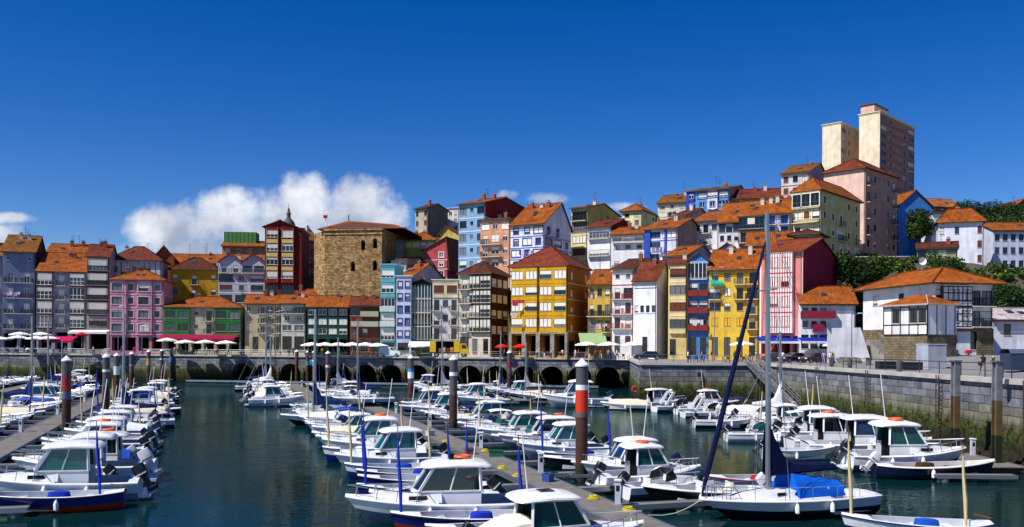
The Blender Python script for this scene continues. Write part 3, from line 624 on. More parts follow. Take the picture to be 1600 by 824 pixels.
house('long low tiled house between the stone tower and green-fronted house', 470, 592, 466, 197, 4, '9a6a48', ['......'], roof=('gable',2.1,OR), yb=482, ext=8, chim=3)
house('reddish brown timber house with long pale balconies', 547, 594, 477, 185, 4, '7a3f30', ['G.b','bb.','ww.','ooo'], gh=3.2, roof=('gable',1.8,RB), yb=550, fr='4a2a20', balc=[(0,.35,.95,'solid','a8a48a'),(1,.05,.95,'solid','b0ac94')])
house('narrow turquoise tower house with a flat top', 595, 618.5, 416, 182, -4, '7cbcc8', ['S','S','G','G','G','o'], gh=2.3, roof=('flat',0,'8fc4cc'), yb=551, D=8, fr='eef0ee', chim=0, blinds=.4, bays=[(.08,.92,0,5,'5fb0bc',.35)], balc=[(2,.0,1,'solid','b8c8c0'),(3,.0,1,'solid','c0c8c0')])
house('narrow white house with deep blue window frames', 619.5, 642.5, 434, 181, -4, 'c4cadc', ['ww','ww','ww','ww','ww','o'], gh=2.4, roof=('flat',0,'d0d4de'), yb=551, D=8, fr='2038a0', tr='2a40a8', chim=0, blinds=.6)
house('lavender gabled house behind the blue-framed house', 620, 642, 436, 192, -38, 'b4a8b4', ['.'], xr=698, roof=('gable',3.4,OR), yb=446, ext=14)
house('narrow dark green gabled house with white-lined timber galleries', 643, 675, 444, 182, -2, '12352c', ['G','G','B','G','o'], gh=2.6, roof=('gablef',1.0,BR), yb=552, fr='0f3326', bays=[(.04,.96,0,4,'0f3326',.5,'d8dcd4','6')], blinds=.2)
house('white house with two brown shuttered windows in a cream top storey', 676, 716.5, 440, 181, -3, 'd4d0d0', ['BB','dwd','dwd','d.d','oo'], gh=2.7, roof=('flat',0,'d8d0b8'), yb=552, fr='5a2a20', D=9, bays=[(0.02,.98,0,1,'d8cfa8',.15)], chim=0)
house('brown house of stacked timber galleries beside the yellow corner house', 718, 768, 429, 178, -22, 'cfc4b0', ['dGG','dGG','dGG','dGG','oOO'], gh=4.2, xr=794, side=['SSS','SSS','SSS','SSS','...'], sidecol='3a1c14', roof=('hip',2.6,BR), yb=553, fr='e4dcc4', bays=[(.42,1.0,0,4,'3a1c14',.45,'3a1c14','5')], blinds=.85, balc=[(0,.0,.42,'iron','3a3030'),(1,.0,.42,'iron','3a3030')])
house('big mustard yellow corner house over a stone arcade', 799, 888, 418, 173, -24, 'c8920c', ['SSSS','SSSS','SSSS','SSSS','AAAA'], gh=4.6, xr=921, side=['s.s','s.s','s.s','s.s','ooo'], sidecol='b46a10', roof=('hip',4.4,'92442a'), yb=555, fr='4a4438', D=13, piers='x', band='d8c8a0', bays=[(.02,.46,0,4,'d09a10',.5),(.52,.98,0,4,'d09a10',.5)], chim=0, balc=[])
house('small ochre house with dark balconies between yellow and red-white houses', 919, 955.5, 444, 170, -20, 'c8a24c', ['www','ddd','GWd','ooo'], gh=4.0, roof=('gable',3.0,OR), yb=553, fr='2c2420', D=11, balc=[(1,.03,.97,'iron','2a2420')])
house('white house with dark red balconies and door frames', 957, 990, 421, 166, -26, 'e4e0e0', ['tt','dE','dd','dd','Ow'], gh=4.2, xr=1038, sidecol='b0a4b4', roof=('gable',2.6,BR), yb=550, fr='8c1420', balcol='9c1824', balkind='iron', band='9c1824', blinds=.5)
house('plain white house with a row of four windows and blue door', 990.5, 1026, 438, 162, -30, 'eceef4', ['..','wwww','..','.O.'], gh=4.0, xr=1044, sidecol='bcc0cc', roof=('gable',3.6,RB,.75), yb=551, fr='2a3040', topm=1.6, corner='dfe3ee', tr='f0f0f4')  # sidecol greys the white right wall, shade put into its colour
house('cream house with stacked brown-paned bay windows', 1044.5, 1075, 413, 160, -18, 'd8bf7c', ['B','W','B','W','O.'], gh=4.0, roof=('gable',1.3,RB), yb=555, fr='4a2018', bays=[(.1,.86,0,4,'e0cc94',.45,'e6dcb8')], D=10)
house('blue house with gabled white gallery above brown balconies', 1076, 1107.5, 408, 159.5, -18, '4c7cc0', ['G','ee','ee','ee','OO'], gh=4.4, roof=('gablef',1.4,RB), yb=555, fr='5a2018', balcol='7a2420', balkind='solid', D=10, bays=[(.12,.9,0,1,'a8c8e8',.3,'e8ecf0','4')])
house('yellow house with potted balconies and yellow shutters', 1108, 1186, 421, 158, -22, 'd9b640', ['wwdd','esdE','gwwd','yyyd','OOOO'], gh=4.6, roof=('gable',3.8,OR), yb=556, fr='3a2a1c', balcol='262420', D=11, blinds=.6)
house('light blue dormer-like house above the yellow house', 1121, 1150, 392, 172, -26, '6aa0d8', ['B'], roof=('gablef',1.2,RB), xr=1166, yb=404, ext=8, chim=0)
house('pink house with white striped bays and a dark magenta side wall', 1188, 1254, 396, 140, -36, 'd68078', ['.SS.','.SS.','.SS.','.SS.','AAAA'], gh=3.4, xr=1308, sidecol='8e1030', roof=('gable',2.7,'a04c24'), yb=553, fr='5a4a48', bays=[(.14,.80,0,4,'e6dcdc',.6,'a81c28','11')], corner='e6d6d2', chim=0, blinds=.9)
# ---- second tier
house('pink-red house with white stripes and maroon side', 662, 699, 391, 202, -18, 'b04a50', ['.w','ww','.w'], xr=717, sidecol='7c1c30', roof=('gablef',2.6,RB,.95), yb=436, ext=6, fr='eee6e6', tr='eee6e6', band='e0c8c4', topm=.2, chim=1)
house('small white flat-roofed house above the turquoise tower', 611, 636, 406, 196, -14, 'c8ccd0', ['ww'], xr=672, sidecol='a09aa0', roof=('gable',1.0,OR), yb=418, ext=10, chim=0)
house('house with dark balconies and yellow posts right of the stone tower', 601, 632, 372, 205, 4, '4a3c30', ['GG','GG','..'], roof=('gable',2.8,OR), yb=420, ext=5, fr='c8a840', bays=[(0,1,0,2,'22262c',.5,'b89a40','3')])
house('olive-yellow house with a row of white windows beside the stone tower', 632, 680, 376, 208, -8, 'b8b060', ['SSSS','....'], roof=('hip',2.2,OR), yb=402, ext=8, D=10)
house('yellow gable end with orange roof left of the light blue block', 687, 717, 366, 214, -12, 'd0b860', ['..'], roof=('gablef',1.8,OR,.35), yb=390, ext=8, chim=0)
house('beige-brown concrete house block on the skyline with small windows', 649, 668, 327, 232, -38, 'b0a898', ['w.w','b.b'], xr=700, sidecol='7c6a60', roof=('gable',1.3,BR), yb=358, ext=10, chim=1, fr='5a3028')
house('white tower house on the skyline behind the brown concrete block', 700, 716, 328, 238, -20, 'd6d4d8', ['ww','ww','ww'], roof=('flat',0,'c8c4c4'), yb=362, ext=10, chim=0)
house('tall light blue apartment block with white lines and maroon side', 717, 758, 320, 194, -30, '7ea4c8', ['WtW','WtW','WtW','WtW','WtW'], yb=425, xr=842, D=20, sidecol='841820', roof=('gable',2.2,OR,.35), ext=4, fr='20343c', band='c4d2e0', chim=2, blinds=.2)
house('salmon apartment house with iron balconies beside the light blue block', 751, 797, 344, 190, -24, 'd69a76', ['SwS','dSw','dSw','wSw'], yb=422, roof=('shed',1.2,OR), ext=4, fr='e0d8cc', D=9, blinds=.8, balcol='38241e', balc=[(1,.05,.72,'iron','38241e'),(2,.05,.72,'iron','38241e')])
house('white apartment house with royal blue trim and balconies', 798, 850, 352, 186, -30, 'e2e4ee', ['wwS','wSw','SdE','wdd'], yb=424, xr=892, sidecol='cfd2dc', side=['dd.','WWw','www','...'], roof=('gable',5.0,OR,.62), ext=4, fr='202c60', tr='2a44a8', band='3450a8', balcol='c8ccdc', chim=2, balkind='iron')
house('pale yellow tall house with a top balcony behind white house', 892.5, 918, 326, 196, -32, 'dcd08c', ['e','G','S','B'], yb=405, xr=968, sidecol='c4b464', roof=('gable',1.7,OR), ext=6, fr='2a3a3a', side=['..w.','....','....','....'], chim=1)
house('white balconied house with a dark red side wall', 918, 955, 356, 190, -32, 'e4e6ec', ['e','..','e','..'], yb=416, xr=990, sidecol='7c1a18', roof=('gable',2.0,RB), ext=5, fr='9aa0aa', balcol='c8ccd4', chim=0, topm=.8)
house('long white house with three small windows below its loggia', 955, 1008, 367, 184, -18, 'e6e8ee', ['ggg','www','...','w..'], yb=418, roof=('gable',1.9,OR), ext=5, fr='3a4450', D=10, balc=[(0,.05,.95,'iron','c8ccd4')])
house('pale cream house with a hipped orange roof on the skyline', 972, 1003, 331, 206, -28, 'd8d4a0', ['ww','bw'], yb=354, xr=1027, roof=('hip',1.8,OR), ext=8, side=['ww','..'], fr='3a3028')
house('blue-trimmed white house with hanging washing and a tan blank side', 1008, 1058, 359, 178, -32, 'd8dce8', ['gS','G.','WS'], yb=412, xr=1100, sidecol='a08c80', roof=('gable',2.6,OR), ext=4, fr='2040a0', bays=[(0,.18,0,3,'2a50b0',.3),(.62,.68,0,3,'2a50b0',.2)], band='2a50b0', chim=1)
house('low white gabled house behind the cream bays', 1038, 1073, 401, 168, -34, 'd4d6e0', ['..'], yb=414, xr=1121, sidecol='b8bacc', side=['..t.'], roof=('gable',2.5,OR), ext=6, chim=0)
house('cream hilltop house with a chimney and white balcony', 1028, 1073, 318, 212, -26, 'd4d0b8', ['wtw','WEw'], yb=342, roof=('gable',2.4,OR2), ext=6, D=10, chim=2, ant=1)
house('bright blue and white hilltop house with white windows', 1073, 1139, 300, 206, -30, '5a94d4', ['wWgS','wwwg'], yb=330, xr=1173, sidecol='9a8a92', roof=('gable',1.9,OR2), ext=6, fr='e8ecf0', tr='2448b0', bays=[(0,.16,0,2,'1c44b4',.3),(.58,.68,0,2,'dce2ee',.3)], chim=1, ant=2)
house('long white hilltop house under a dark red roof', 1142, 1221, 311, 202, -14, 'd6d4da', ['WWWWW','.....'], yb=330, roof=('gable',2.7,RB), ext=6, D=10, fr='2a2c34', chim=2, ant=1)
house('mauve gabled house below the blue hilltop house', 1050, 1072, 338, 192, -36, 'c8c4cc', ['e.','..'], yb=352, xr=1117, sidecol='a8909c', roof=('gable',2.2,RB), ext=6)
house('white house with dark doorways under a long orange roof', 1083, 1123, 347, 184, -30, 'dcdce2', ['wdw','.d.'], yb=385, xr=1168, sidecol='a09098', roof=('gable',3.4,OR), ext=5, fr='1c1e24', chim=1)
house('white house with three windows above and a balcony gallery', 1123, 1156, 347, 180, -26, 'dcdce0', ['GGG','www'], yb=382, roof=('gable',4.4,OR), ext=5, D=12, fr='2a2c34', chim=0)
house('house with a dark grey-blue wooden balcony front', 1155, 1194, 338, 177, -24, 'b8b09c', ['GGG','ddd'], yb=381, roof=('gable',3.6,OR), ext=5, D=12, fr='38444c', bays=[(0,1,0,1,'22262c',.6)], chim=1, dorm=1)
house('white house with blue doors and a blue balcony', 1195, 1236, 334, 174, -24, 'dfe2ec', ['dd','ww'], yb=370, roof=('gable',3.4,OR), ext=5, D=11, fr='2040b0', tr='2448b8', balcol='3a3ea0', chim=2)
house('small orange-roofed dormer house below the dark red roof', 1180, 1208, 322, 186, -24, '9a6a40', ['BB'], yb=334, roof=('gablef',1.2,OR), ext=6, D=7, chim=0)
house('low dark-windowed house under an orange roof behind the mast', 1167, 1237, 384, 163, -18, '6a5848', ['w..w..w'], yb=394, roof=('gable',2.8,OR), ext=8, D=9, chim=0)
house('house with brown brick bands on the skyline left of the tower', 1221, 1265, 272, 200, -34, 'cfc4c0', ['bww','bb.'], yb=310, xr=1296, sidecol='b8a8ac', side=['.w.','w..'], roof=('gable',3.0,OR2), ext=6, fr='2a2c38', band='8a4a38', chim=1, ant=1)
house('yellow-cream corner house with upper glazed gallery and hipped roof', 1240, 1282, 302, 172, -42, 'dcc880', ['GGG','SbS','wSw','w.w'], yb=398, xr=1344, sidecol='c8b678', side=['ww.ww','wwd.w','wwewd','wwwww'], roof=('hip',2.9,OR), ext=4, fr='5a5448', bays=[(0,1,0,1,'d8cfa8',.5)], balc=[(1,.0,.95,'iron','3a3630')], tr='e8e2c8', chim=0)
house('small brown-roofed glazed turret in front of the cream corner house', 1237, 1279, 368, 163, -30, 'b0a080', ['ggg','...'], yb=388, roof=('hip',1.0,BR), ext=8, D=6, fr='2a2622', chim=0, over=.8)
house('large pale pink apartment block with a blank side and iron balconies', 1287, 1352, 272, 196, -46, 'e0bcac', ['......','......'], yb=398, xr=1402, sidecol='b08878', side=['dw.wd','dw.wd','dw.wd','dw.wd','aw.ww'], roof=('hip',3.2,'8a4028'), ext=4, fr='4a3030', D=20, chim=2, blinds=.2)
house('lower left wing of the cream high-rise tower', 1285, 1314, 198, 236, -42, 'e8d8be', ['....'], yb=262, xr=1348, sidecol='cbb090', side=['Ww.W','ww.w','Ww.w','ww.w'], roof=('flat',0,'e0d4ac'), ext=20, name='tower_block', cat='tower', anch=False, chim=0)
house('tall cream and brown high-rise tower on the hilltop', 1342.5, 1375, 182, 233, -44, 'e8d8be', ['.']*8, yb=290, xr=1429, sidecol='bc846c', side=['Ww.wW']*8, roof=('flat',0,'e0d4ac'), ext=20, name='tower_block', cat='tower', anch=False, chim=0, band='8c4a44', fr='30282a')
house('small pink lift house on top of the high-rise tower', 1345, 1366, 168, 239, -44, 'd8b0a0', ['.'], yb=182, xr=1387, roof=('flat',0,'5a4038'), ext=1.5, anch=False, chim=0)
house('bright blue gabled house behind the round tree', 1404, 1456, 322, 205, 8, '3a7cc8', ['.wGw','.www','....'], yb=384, xleft=None, roof=('gablef',3.6,OR), ext=6, fr='20304a', chim=0, D=14)
house('white building wing with red window at the upper right', 1456, 1488, 334, 196, -4, 'dfe2ee', ['.w','..','..'], yb=400, roof=('shed',-1.0,RB), ext=6, chim=0, fr='6a2030', D=8)
house('white corner block with orange hipped roof at the upper right', 1466, 1537, 349, 178, -20, 'dfe2f0', ['w.w..b','..w..b','.....b','......'], yb=440, xr=1552, side=['w','w','w','.'], sidecol='c8ccdc', roof=('hip',2.8,OR), ext=5, fr='2c3450', chim=1)
house('long white school-like wing with tall dark windows at the right edge', 1552, 1640, 360, 182, -2, 'c0c8de', ['wwwwwww','wwwwwww','wwwwwww','WWWW'], yb=444, roof=('gable',2.2,OR), ext=5, fr='30406a', D=12, chim=0, balc=[(3,0,1,'iron','4a5a8a')], blinds=.1)
house('low brown-roofed hut with blue wall on the slope', 1433, 1496, 388, 168, -24, '8a8270', ['ogW.'], yb=404, xr=1511, sidecol='2444a8', roof=('gable',1.0,BR), ext=4, chim=1, D=6)
house('brown-roofed dormered house on the ridge behind the blue house', 1452, 1505, 322, 262, 14, 'a07050', ['wwww'], yb=334, roof=('gable',3.0,'b8703c'), ext=12, chim=0, D=10)
house('small brick gabled house on the ridge at the right edge', 1586, 1612, 322, 250, 6, '9a4a38', ['w'], yb=336, roof=('gablef',1.8,'b8602c'), ext=12, chim=0)
# ---- right side, front
house('low white house with maroon wooden balconies beside the square', 1251, 1337, 474, 134, -10, 'e2e2ea', ['wbw...','wbw...','oooo..'], gh=2.6, yb=545, roof=('gable',2.6,OR), D=9, fr='6a1c28', chim=0, balc=[(0,.0,.62,'solid','7c1230'),(1,.22,.42,'solid','7c1230')])
r1, W1, D1, H1, hb1 = house('white timber-framed house with a broad orange roof and stone base', 1461, 1551, 443, 108, 10, 'e6e4e6', ['SSSee','SwSee','oo.o.'], gh=2.7, xleft=1349, yb=546, lside=['.w..w...','........','........'], roof=('hip',2.2,'bb6418'), over=1.1, fr='1c1a1c', bays=[(.1,.60,0,2,'e4e2e4',.5,'241a18','6')], balcol='1c1a1c', chim=0, topm=.3)
# annexe bay on its left flank
def annexe():
    p = at(1381, 480, 107); q = at(1449, 480, 101); d = q - p; W = Vector((d.x, d.y, 0)).length; rz = math.atan2(d.y, d.x)
    root = thing('annexe', 'low timber-framed annexe with its own small orange roof beside the white house', 'annexe', (p.x, p.y, QZ+1.3), rz); H = p.z - QZ - 1.3
    b = MB(); wm = wall('e6e4e6'); tm = paint('241a18'); b.box(0, W, 0, 4.5, H*.42, H, wm); b.box(.05, W-.05, .05, 4.5, -2, H*.42, stone('base_stone', '8a7c60', '6e6250', '4a4236', .6, .3)); b.build('wall', root)
    t = MB(); 
    for i in range(6): t.box(W*i/5-.06, W*i/5+.06, -.05, 0, H*.42, H, tm, 'k')
    for z in (.42, .62, .97): t.box(0, W, -.06, -.005, H*z-.05, H*z+.05, tm, 'k')
    for i in range(4): t.box(W, W+.05, i*1.4, i*1.4+.1, H*.42, H, tm, 'l')
    t.build('timber_frame', root)
    for i in (1, 3, 4): 
        f, pn, s = win_mesh('w', W/5*.8, H*.3, '241a18', None, 0); o = link('window', f, root, (W*(i+.5)/5, -.13, H*.8)); link('pane', pn, o)
    rb = MB(); e = paint('d8d4cc'); o = .5; A = [(-o,-o,H),(W+o,-o,H),(W+o,5,H),(-o,5,H)]; T0, T1 = (2.3,2.3,H+1.2), (W-2.3,2.3,H+1.2)
    for f in ([A[0],A[1],T1,T0],[A[1],A[2],T1],[A[2],A[3],T0,T1],[A[3],A[0],T0]): roof_slab(rb, f, tile('bb6418'), e)
    rb.build('roof', root)
annexe()
# stone base under the timber house
b = MB(); sb = stone('base_stone', '8a7c60', '6e6250', '4a4236', .6, .3); b.box(-.12, W1*.17, -.12, 0, 0, hb1+2.6, sb, 'k'); b.box(-.12, 0, 0, D1, 0, hb1+2.6, sb, 'r'); b.box(W1*.17, W1*.72, -.1, 0, hb1+2.2, hb1+2.6, sb, 'k'); b.box(W1*.72, W1+.1, -.12, 0, 0, hb1+2.6, sb, 'k'); b.build('stone_base', r1)
house('low white shed with red-edged roof behind the timber house', 1552, 1640, 499, 118, 4, 'e0e0ea', ['.o...w','......'], yb=545, roof=('gable',1.5,'e0d8d8'), D=8, soffit='9c2030', chim=0)
# ---- stone tower (medieval)
def stone_tower():
    ST = stone('tower_stone', 'd2b07c', '8e6a40', '5e4a30', .62, .34, var=.7); Y = 196; tilem = tile(OR)
    pl, pm, pr = at(507, 361, Y), at(578, 361, Y), at(600, 361, Y-1.5); ze = pl.z; zb = at(507, 456, Y).z
    yaw = R(-8); W = (pm.x - pl.x)/math.cos(yaw) ; z0 = zb - 5; H = ze - z0; D = 17
    root = thing('stone_tower', 'massive medieval ochre stone tower house with small arched windows', 'tower', (pl.x, Y, z0), yaw); b = MB()
    def am(h): return h
    def block(u0, W, y0, D, H, arches):
        rects = [(x-.5, x+.5, z-1.2, z+.5, .6) for x, z in arches]
        facade(b, lambda u, z, d: (u0+u, y0+d, z), W, 0, H, rects, ST)
        for x, z in arches:    # round heads
            n = 8; pts = [(u0+x+.5*math.cos(math.pi*k/n), y0-.006, z+.5+.5*math.sin(math.pi*k/n)) for k in range(n+1)]
            b.face(pts, DARK)
            ring = [(u0+x+.72*math.cos(math.pi*k/n), y0-.012, z+.5+.72*math.sin(math.pi*k/n)) for k in range(n+1)]
            for k in range(n): b.face([(pts[k][0], y0-.012, pts[k][2]), ring[k], ring[k+1], (pts[k+1][0], y0-.012, pts[k+1][2])], paint('9a8050'))
        for xs in (u0, u0+W): b.face([(xs,y0,0),(xs,y0+D,0),(xs,y0+D,H),(xs,y0,H)], ST, [(0,0),(D,0),(D,H),(0,H)])
        b.face([(u0,y0+D,0),(u0+W,y0+D,0),(u0+W,y0+D,H),(u0,y0+D,H)], ST, [(0,0),(W,0),(W,H),(0,H)]); b.face([(u0,y0,H),(u0+W,y0,H),(u0+W,y0+D,H),(u0,y0+D,H)], ST)
        b.box(u0-.18, u0+W+.18, y0-.18, y0+D+.18, H-.9, H-.6, ST); b.box(u0-.28, u0+W+.28, y0-.28, y0+D+.28, H+.004, H+.3, ST)
    s = Y/F
    block(0, W, 0, D, H, [(W*.87, H - 22*s), (W*.645, H - 55*s)])
    W2 = (600-578)*s*1.0; block(W+.02, W2, -.6, D*.8, H-.05, [(W2*.5, H - 20*s), (W2*.5, H - 54*s)])
    b.build('wall', root)
    # splayed left face
    c = MB(); x0 = -4.2; c.face([(x0,5,0),(0,0,0),(0,0,H),(x0,5,H)], ST, [(0,0),(5.4,0),(5.4,H),(0,H)]); c.face([(x0,5,0),(x0,D,0),(x0,D,H),(x0,5,H)], ST, [(0,0),(12,0),(12,H),(0,H)]); c.face([(x0,5,H),(0,0,H),(0,D,H),(x0,D,H)], ST); c.build('splayed_wall', root)
    rb = MB(); e = paint('5a3a24'); Wt = W + 14; A = [(-1.6,-.2,H+.3),(W+8,-.2,H+.3),(W+8,D,H+.3),(-1.6,D,H+.3)]; T0, T1 = (3.2,7,H+3.0), (W+3,9,H+2.4)
    for f in ([A[0],A[1],T1,T0],[A[1],A[2],T1],[A[2],A[3],T0,T1],[A[3],A[0],T0]): roof_slab(rb, f, tilem, e)
    rb.tube([(3.2,7,H+2.5),(3.2,7,H+4.6)], .1, BLK, 6); rb.build('roof', root)
    ANCH.append((pl.x+8, Y+8, zb, Y))
    # flagpole
    f = thing('flagpole', 'flagpole with a small red and white flag on the stone tower corner', 'flagpole', root.matrix_basis @ Vector((.3,1.0,H+.3)))
    m = MB(); m.tube([(0,0,0),(0,0,3.6)], .04, metal('d0d0d0')); m.build('pole', f); m = MB()
    for i in range(6):
        xa, xb = -i*.16, -(i+1)*.16; ya, yb_ = .06*math.sin(i*1.3), .06*math.sin((i+1)*1.3)
        for k, mm in ((0, 'b01820'), (1, 'd8d0d0')): m.face([(xa,ya,2.0+.7*(1-k)),(xb,yb_,2.0+.7*(1-k)-.12),(xb,yb_,2.7+.7*(1-k)-.12),(xa,ya,2.7+.7*(1-k))], cloth(mm))
    m.build('flag', f)
stone_tower()
# ---- church dome behind the red tower
def dome():
    Y = 250; p = at(451, 357, Y); s = Y/F; root = thing('church_dome', 'grey slate church dome with lantern and spire behind the red tower', 'dome', (p.x, Y, p.z-8))
    b = MB(); lead = mat('slate_dome', '4a4744', .7, var=.3, scale=.8, bump=.4); st = wall('a89c88')
    b.lathe([(11*s,0),(11*s,8)], st, 12); b.build('drum', root); b = MB()
    b.lathe([(11.5*s,8),(11*s,8+3*s),(9.5*s,8+8*s),(7*s,8+12*s),(4.2*s,8+15*s),(3.2*s,8+16*s)], lead, 12); b.build('cupola', root); b = MB()
    z = 8+16*s; b.lathe([(3.2*s,z),(3.0*s,z+6*s),(3.8*s,z+6.5*s),(3.4*s,z+8*s),(1.6*s,z+11*s),(2.2*s,z+12*s),(1.5*s,z+14*s),(.4*s,z+17*s),(.15*s,z+23*s)], lead, 10); b.build('lantern', root)
dome()
# ================================================================ TERRAIN
def terrain():
    pts = [(x, y, z-.6) for x, y, z, Y in ANCH] + [(x, 215, QZ-.2) for x in range(-200, -60, 20)] + [(100,240,42),(112,262,44),(130,258,44),(150,258,46),(170,262,46),(150,300,44),(200,300,40),(60,280,36),(250,260,40),(120,330,38)] + [(x, 330, 24) for x in (-200,-100,0)] + [(52,128,QZ-.2),(62,128,6.5),(78,122,6.8),(95,124,7),(60,138,9),(72,134,10.5)]
    def h(x, y):
        sw = sz = 0
        for px, py, pz in pts:
            w = 1/((px-x)**2 + (py-y)**2 + 9)**1.6; sw += w; sz += w*pz
        return sz/sw
    b = MB(); rows = []; m = mat('hill_ground', '4a4a34', .95, var=.4, scale=.15, bump=.4)
    for j in range(0, 56):
        row = []
        for i in range(0, 111):
            x = -230 + i*5; y = 128 + j*5 if j < 40 else 328 + (j-40)*30
            lim = 204 - .2*x if x < 22 else (172 if x < 50 else 128)
            t = min(1, max(0, (y-lim)/9)); row.append((x, y, (QZ-.5)*(1-t) + h(x, y)*t))
        rows.append(row)
    for j in range(len(rows)-1):
        for i in range(len(rows[0])-1):
            q = [rows[j][i], rows[j][i+1], rows[j+1][i+1], rows[j+1][i]]
            if all(p[2] < QZ-.3 for p in q) or (q[0][0] < 22 and min(p[1] + .215*p[0] for p in q) < 176): continue
            b.face(q, m, smooth=True)
    tag(b.build('hillside'), 'ground of the hill under the old town', kind='structure')
    return h
hill = terrain()
# ================================================================ BOATS
WHITE = gloss('e2e4e8'); DECK = mat('deck_grip', 'c9cccf', .55, var=.1, scale=2); INNER = gloss('b9bec6'); TEAK = mat('varnished_wood', '7a4a22', .4, var=.3, scale=3)
ANTI = {'w': 'e2e4e8', 'b': '14246c', 'n': '0c1024', 'g': '12362c', 'k': '101214', 'l': 'a9b6c8'}
def hull(L, B, fb, top, bot, stripe, deckfrom=.62, aft=.0, open_floor=True, rake=.14, sternw=.86, rub=None, doubleend=False, sheer=.42, floorcol=None):
    """returns (hull MB, deck MB, fn half_beam(t), fn sheer_z(t))"""
    def hb(t):
        if doubleend and t < .35: return B/2*(1-((.35-t)/.35)**2.2*.62)
        if t < .35: return B/2*(sternw + (1-sternw)*(t/.35)**.8)
        return B/2*max(0.0, 1-((t-.35)/.65)**2.5)
    def sz(t): return fb*(1 + sheer*t**2.2 + (.18*(1-t)**4 if doubleend else 0))
    H = MB(); n = 16; ts = [i/n for i in range(n+1)]; ts[-1] = .995
    def X(t, zf): return L*(t - .5) - rake*L*(1-zf)*t**4
    rows = []
    for t in ts:
        b, s = hb(t), sz(t); kz = -.35 + .25*t**5; row = []
        for zf, bf in ((0,0),(.30,.72-.42*t**3),(.42,.86-.40*t**3),(.62,.93-.22*t**3),(.88,.99-.04*t),(.97,1.0),(1,1.0)):
            z = kz + (s-kz)*zf; row.append((X(t, zf), b*bf, z))
        rows.append(row)
    tm, bmt, st = gloss(top), gloss(bot), gloss(stripe)
    def mm(i, j): return [bmt, bmt, bmt if bot != top else tm, tm, tm if stripe == top else tm, st][j]
    H.grid(rows, mm); H.grid([[(x, -y, z) for x, y, z in r] for r in rows], mm)
    tr = [(x, y, z) for x, y, z in rows[0]]; H.face(tr + [(x, -y, z) for x, y, z in tr[::-1][:-1]], tm)     # transom
    # rub rail
    rm = paint(rub or 'e8e8ea'); 
    for sg in (1, -1): H.tube([(X(t,1), sg*(hb(t)+.015), sz(t)-.02) for t in ts], .035, rm, 5)
    D = MB(); g = .13; fl = .12; dm = WHITE; fm = paint(floorcol) if floorcol else DECK; prev = None; secs = []
    for t in ts:
        kinds = ['deck'] if (t >= deckfrom or t < aft) else ['well']
        for edge in (deckfrom, aft):
            pass
        secs.append((t, kinds[0]))
    full = []
    for i, (t, k) in enumerate(secs):
        full.append((t, k))
        if i+1 < len(secs) and secs[i+1][1] != k: full.append((secs[i+1][0]-.002, k))
    rws = []
    for t, k in full:
        b, s = hb(t), sz(t); gi = max(b-g, b*.4); x = X(t, 1)
        if k == 'deck': r = [(x, b, s+.0), (x, b-.03*min(1,b*3), s+.03), (x, gi, s+.04), (x, gi*.6, s+.08), (x, 0, s+.10)]
        else: r = [(x, b, s+.0), (x, b-.03, s+.03), (x, gi, s+.03), (x, gi-.03, fl), (x, 0, fl)]
        rws.append(r)
    for sg in (1, -1): D.grid([[(x, sg*y, z) for x, y, z in r] for r in rws], lambda i, j: [dm, dm, INNER if full[i][1] == 'well' and full[min(i+1, len(full)-1)][1] == 'well' else dm, fm if full[i][1] == 'well' else dm][j])
    r = rws[0]
    if secs[0][1] == 'well': D.box(r[0][0], r[0][0]+.12, -r[1][1], r[1][1], fl, r[1][2], dm)
    return H, D, hb, sz
def rbox(b, L, W, z0, z1, m, cx=0, nose=.0, camber=.06, n=20, inset=.12, e=.35):
    """rounded slab (roof / engine cowl)"""
    lv = [(z0, 1-inset), (z0+(z1-z0)*.35, 1.0), (z0+(z1-z0)*.7, .97), (z1, 1-inset*1.3)]
    rows = []
    for z, k in lv:
        row = []
        for i in range(n):
            a = 2*math.pi*i/n; ca, sa = math.cos(a), math.sin(a); x = L/2*k*abs(ca)**e*(1 if ca >= 0 else -1); y = W/2*k*abs(sa)**e*(1 if sa >= 0 else -1)
            y *= 1 - nose*max(0, x/(L/2)); row.append((cx+x, y, z - camber*(x/(L/2))**2))
        rows.append(row)
    b.grid(rows, m, closed=True); c = (cx, 0, z1+camber*.6)
    top = rows[-1]; mid = [((p[0]-cx)*.5+cx, p[1]*.5, z1+camber*.4) for p in top]; b.grid([top, mid], m, closed=True); b.face(mid, m, smooth=True); b.face(rows[0][::-1], m)
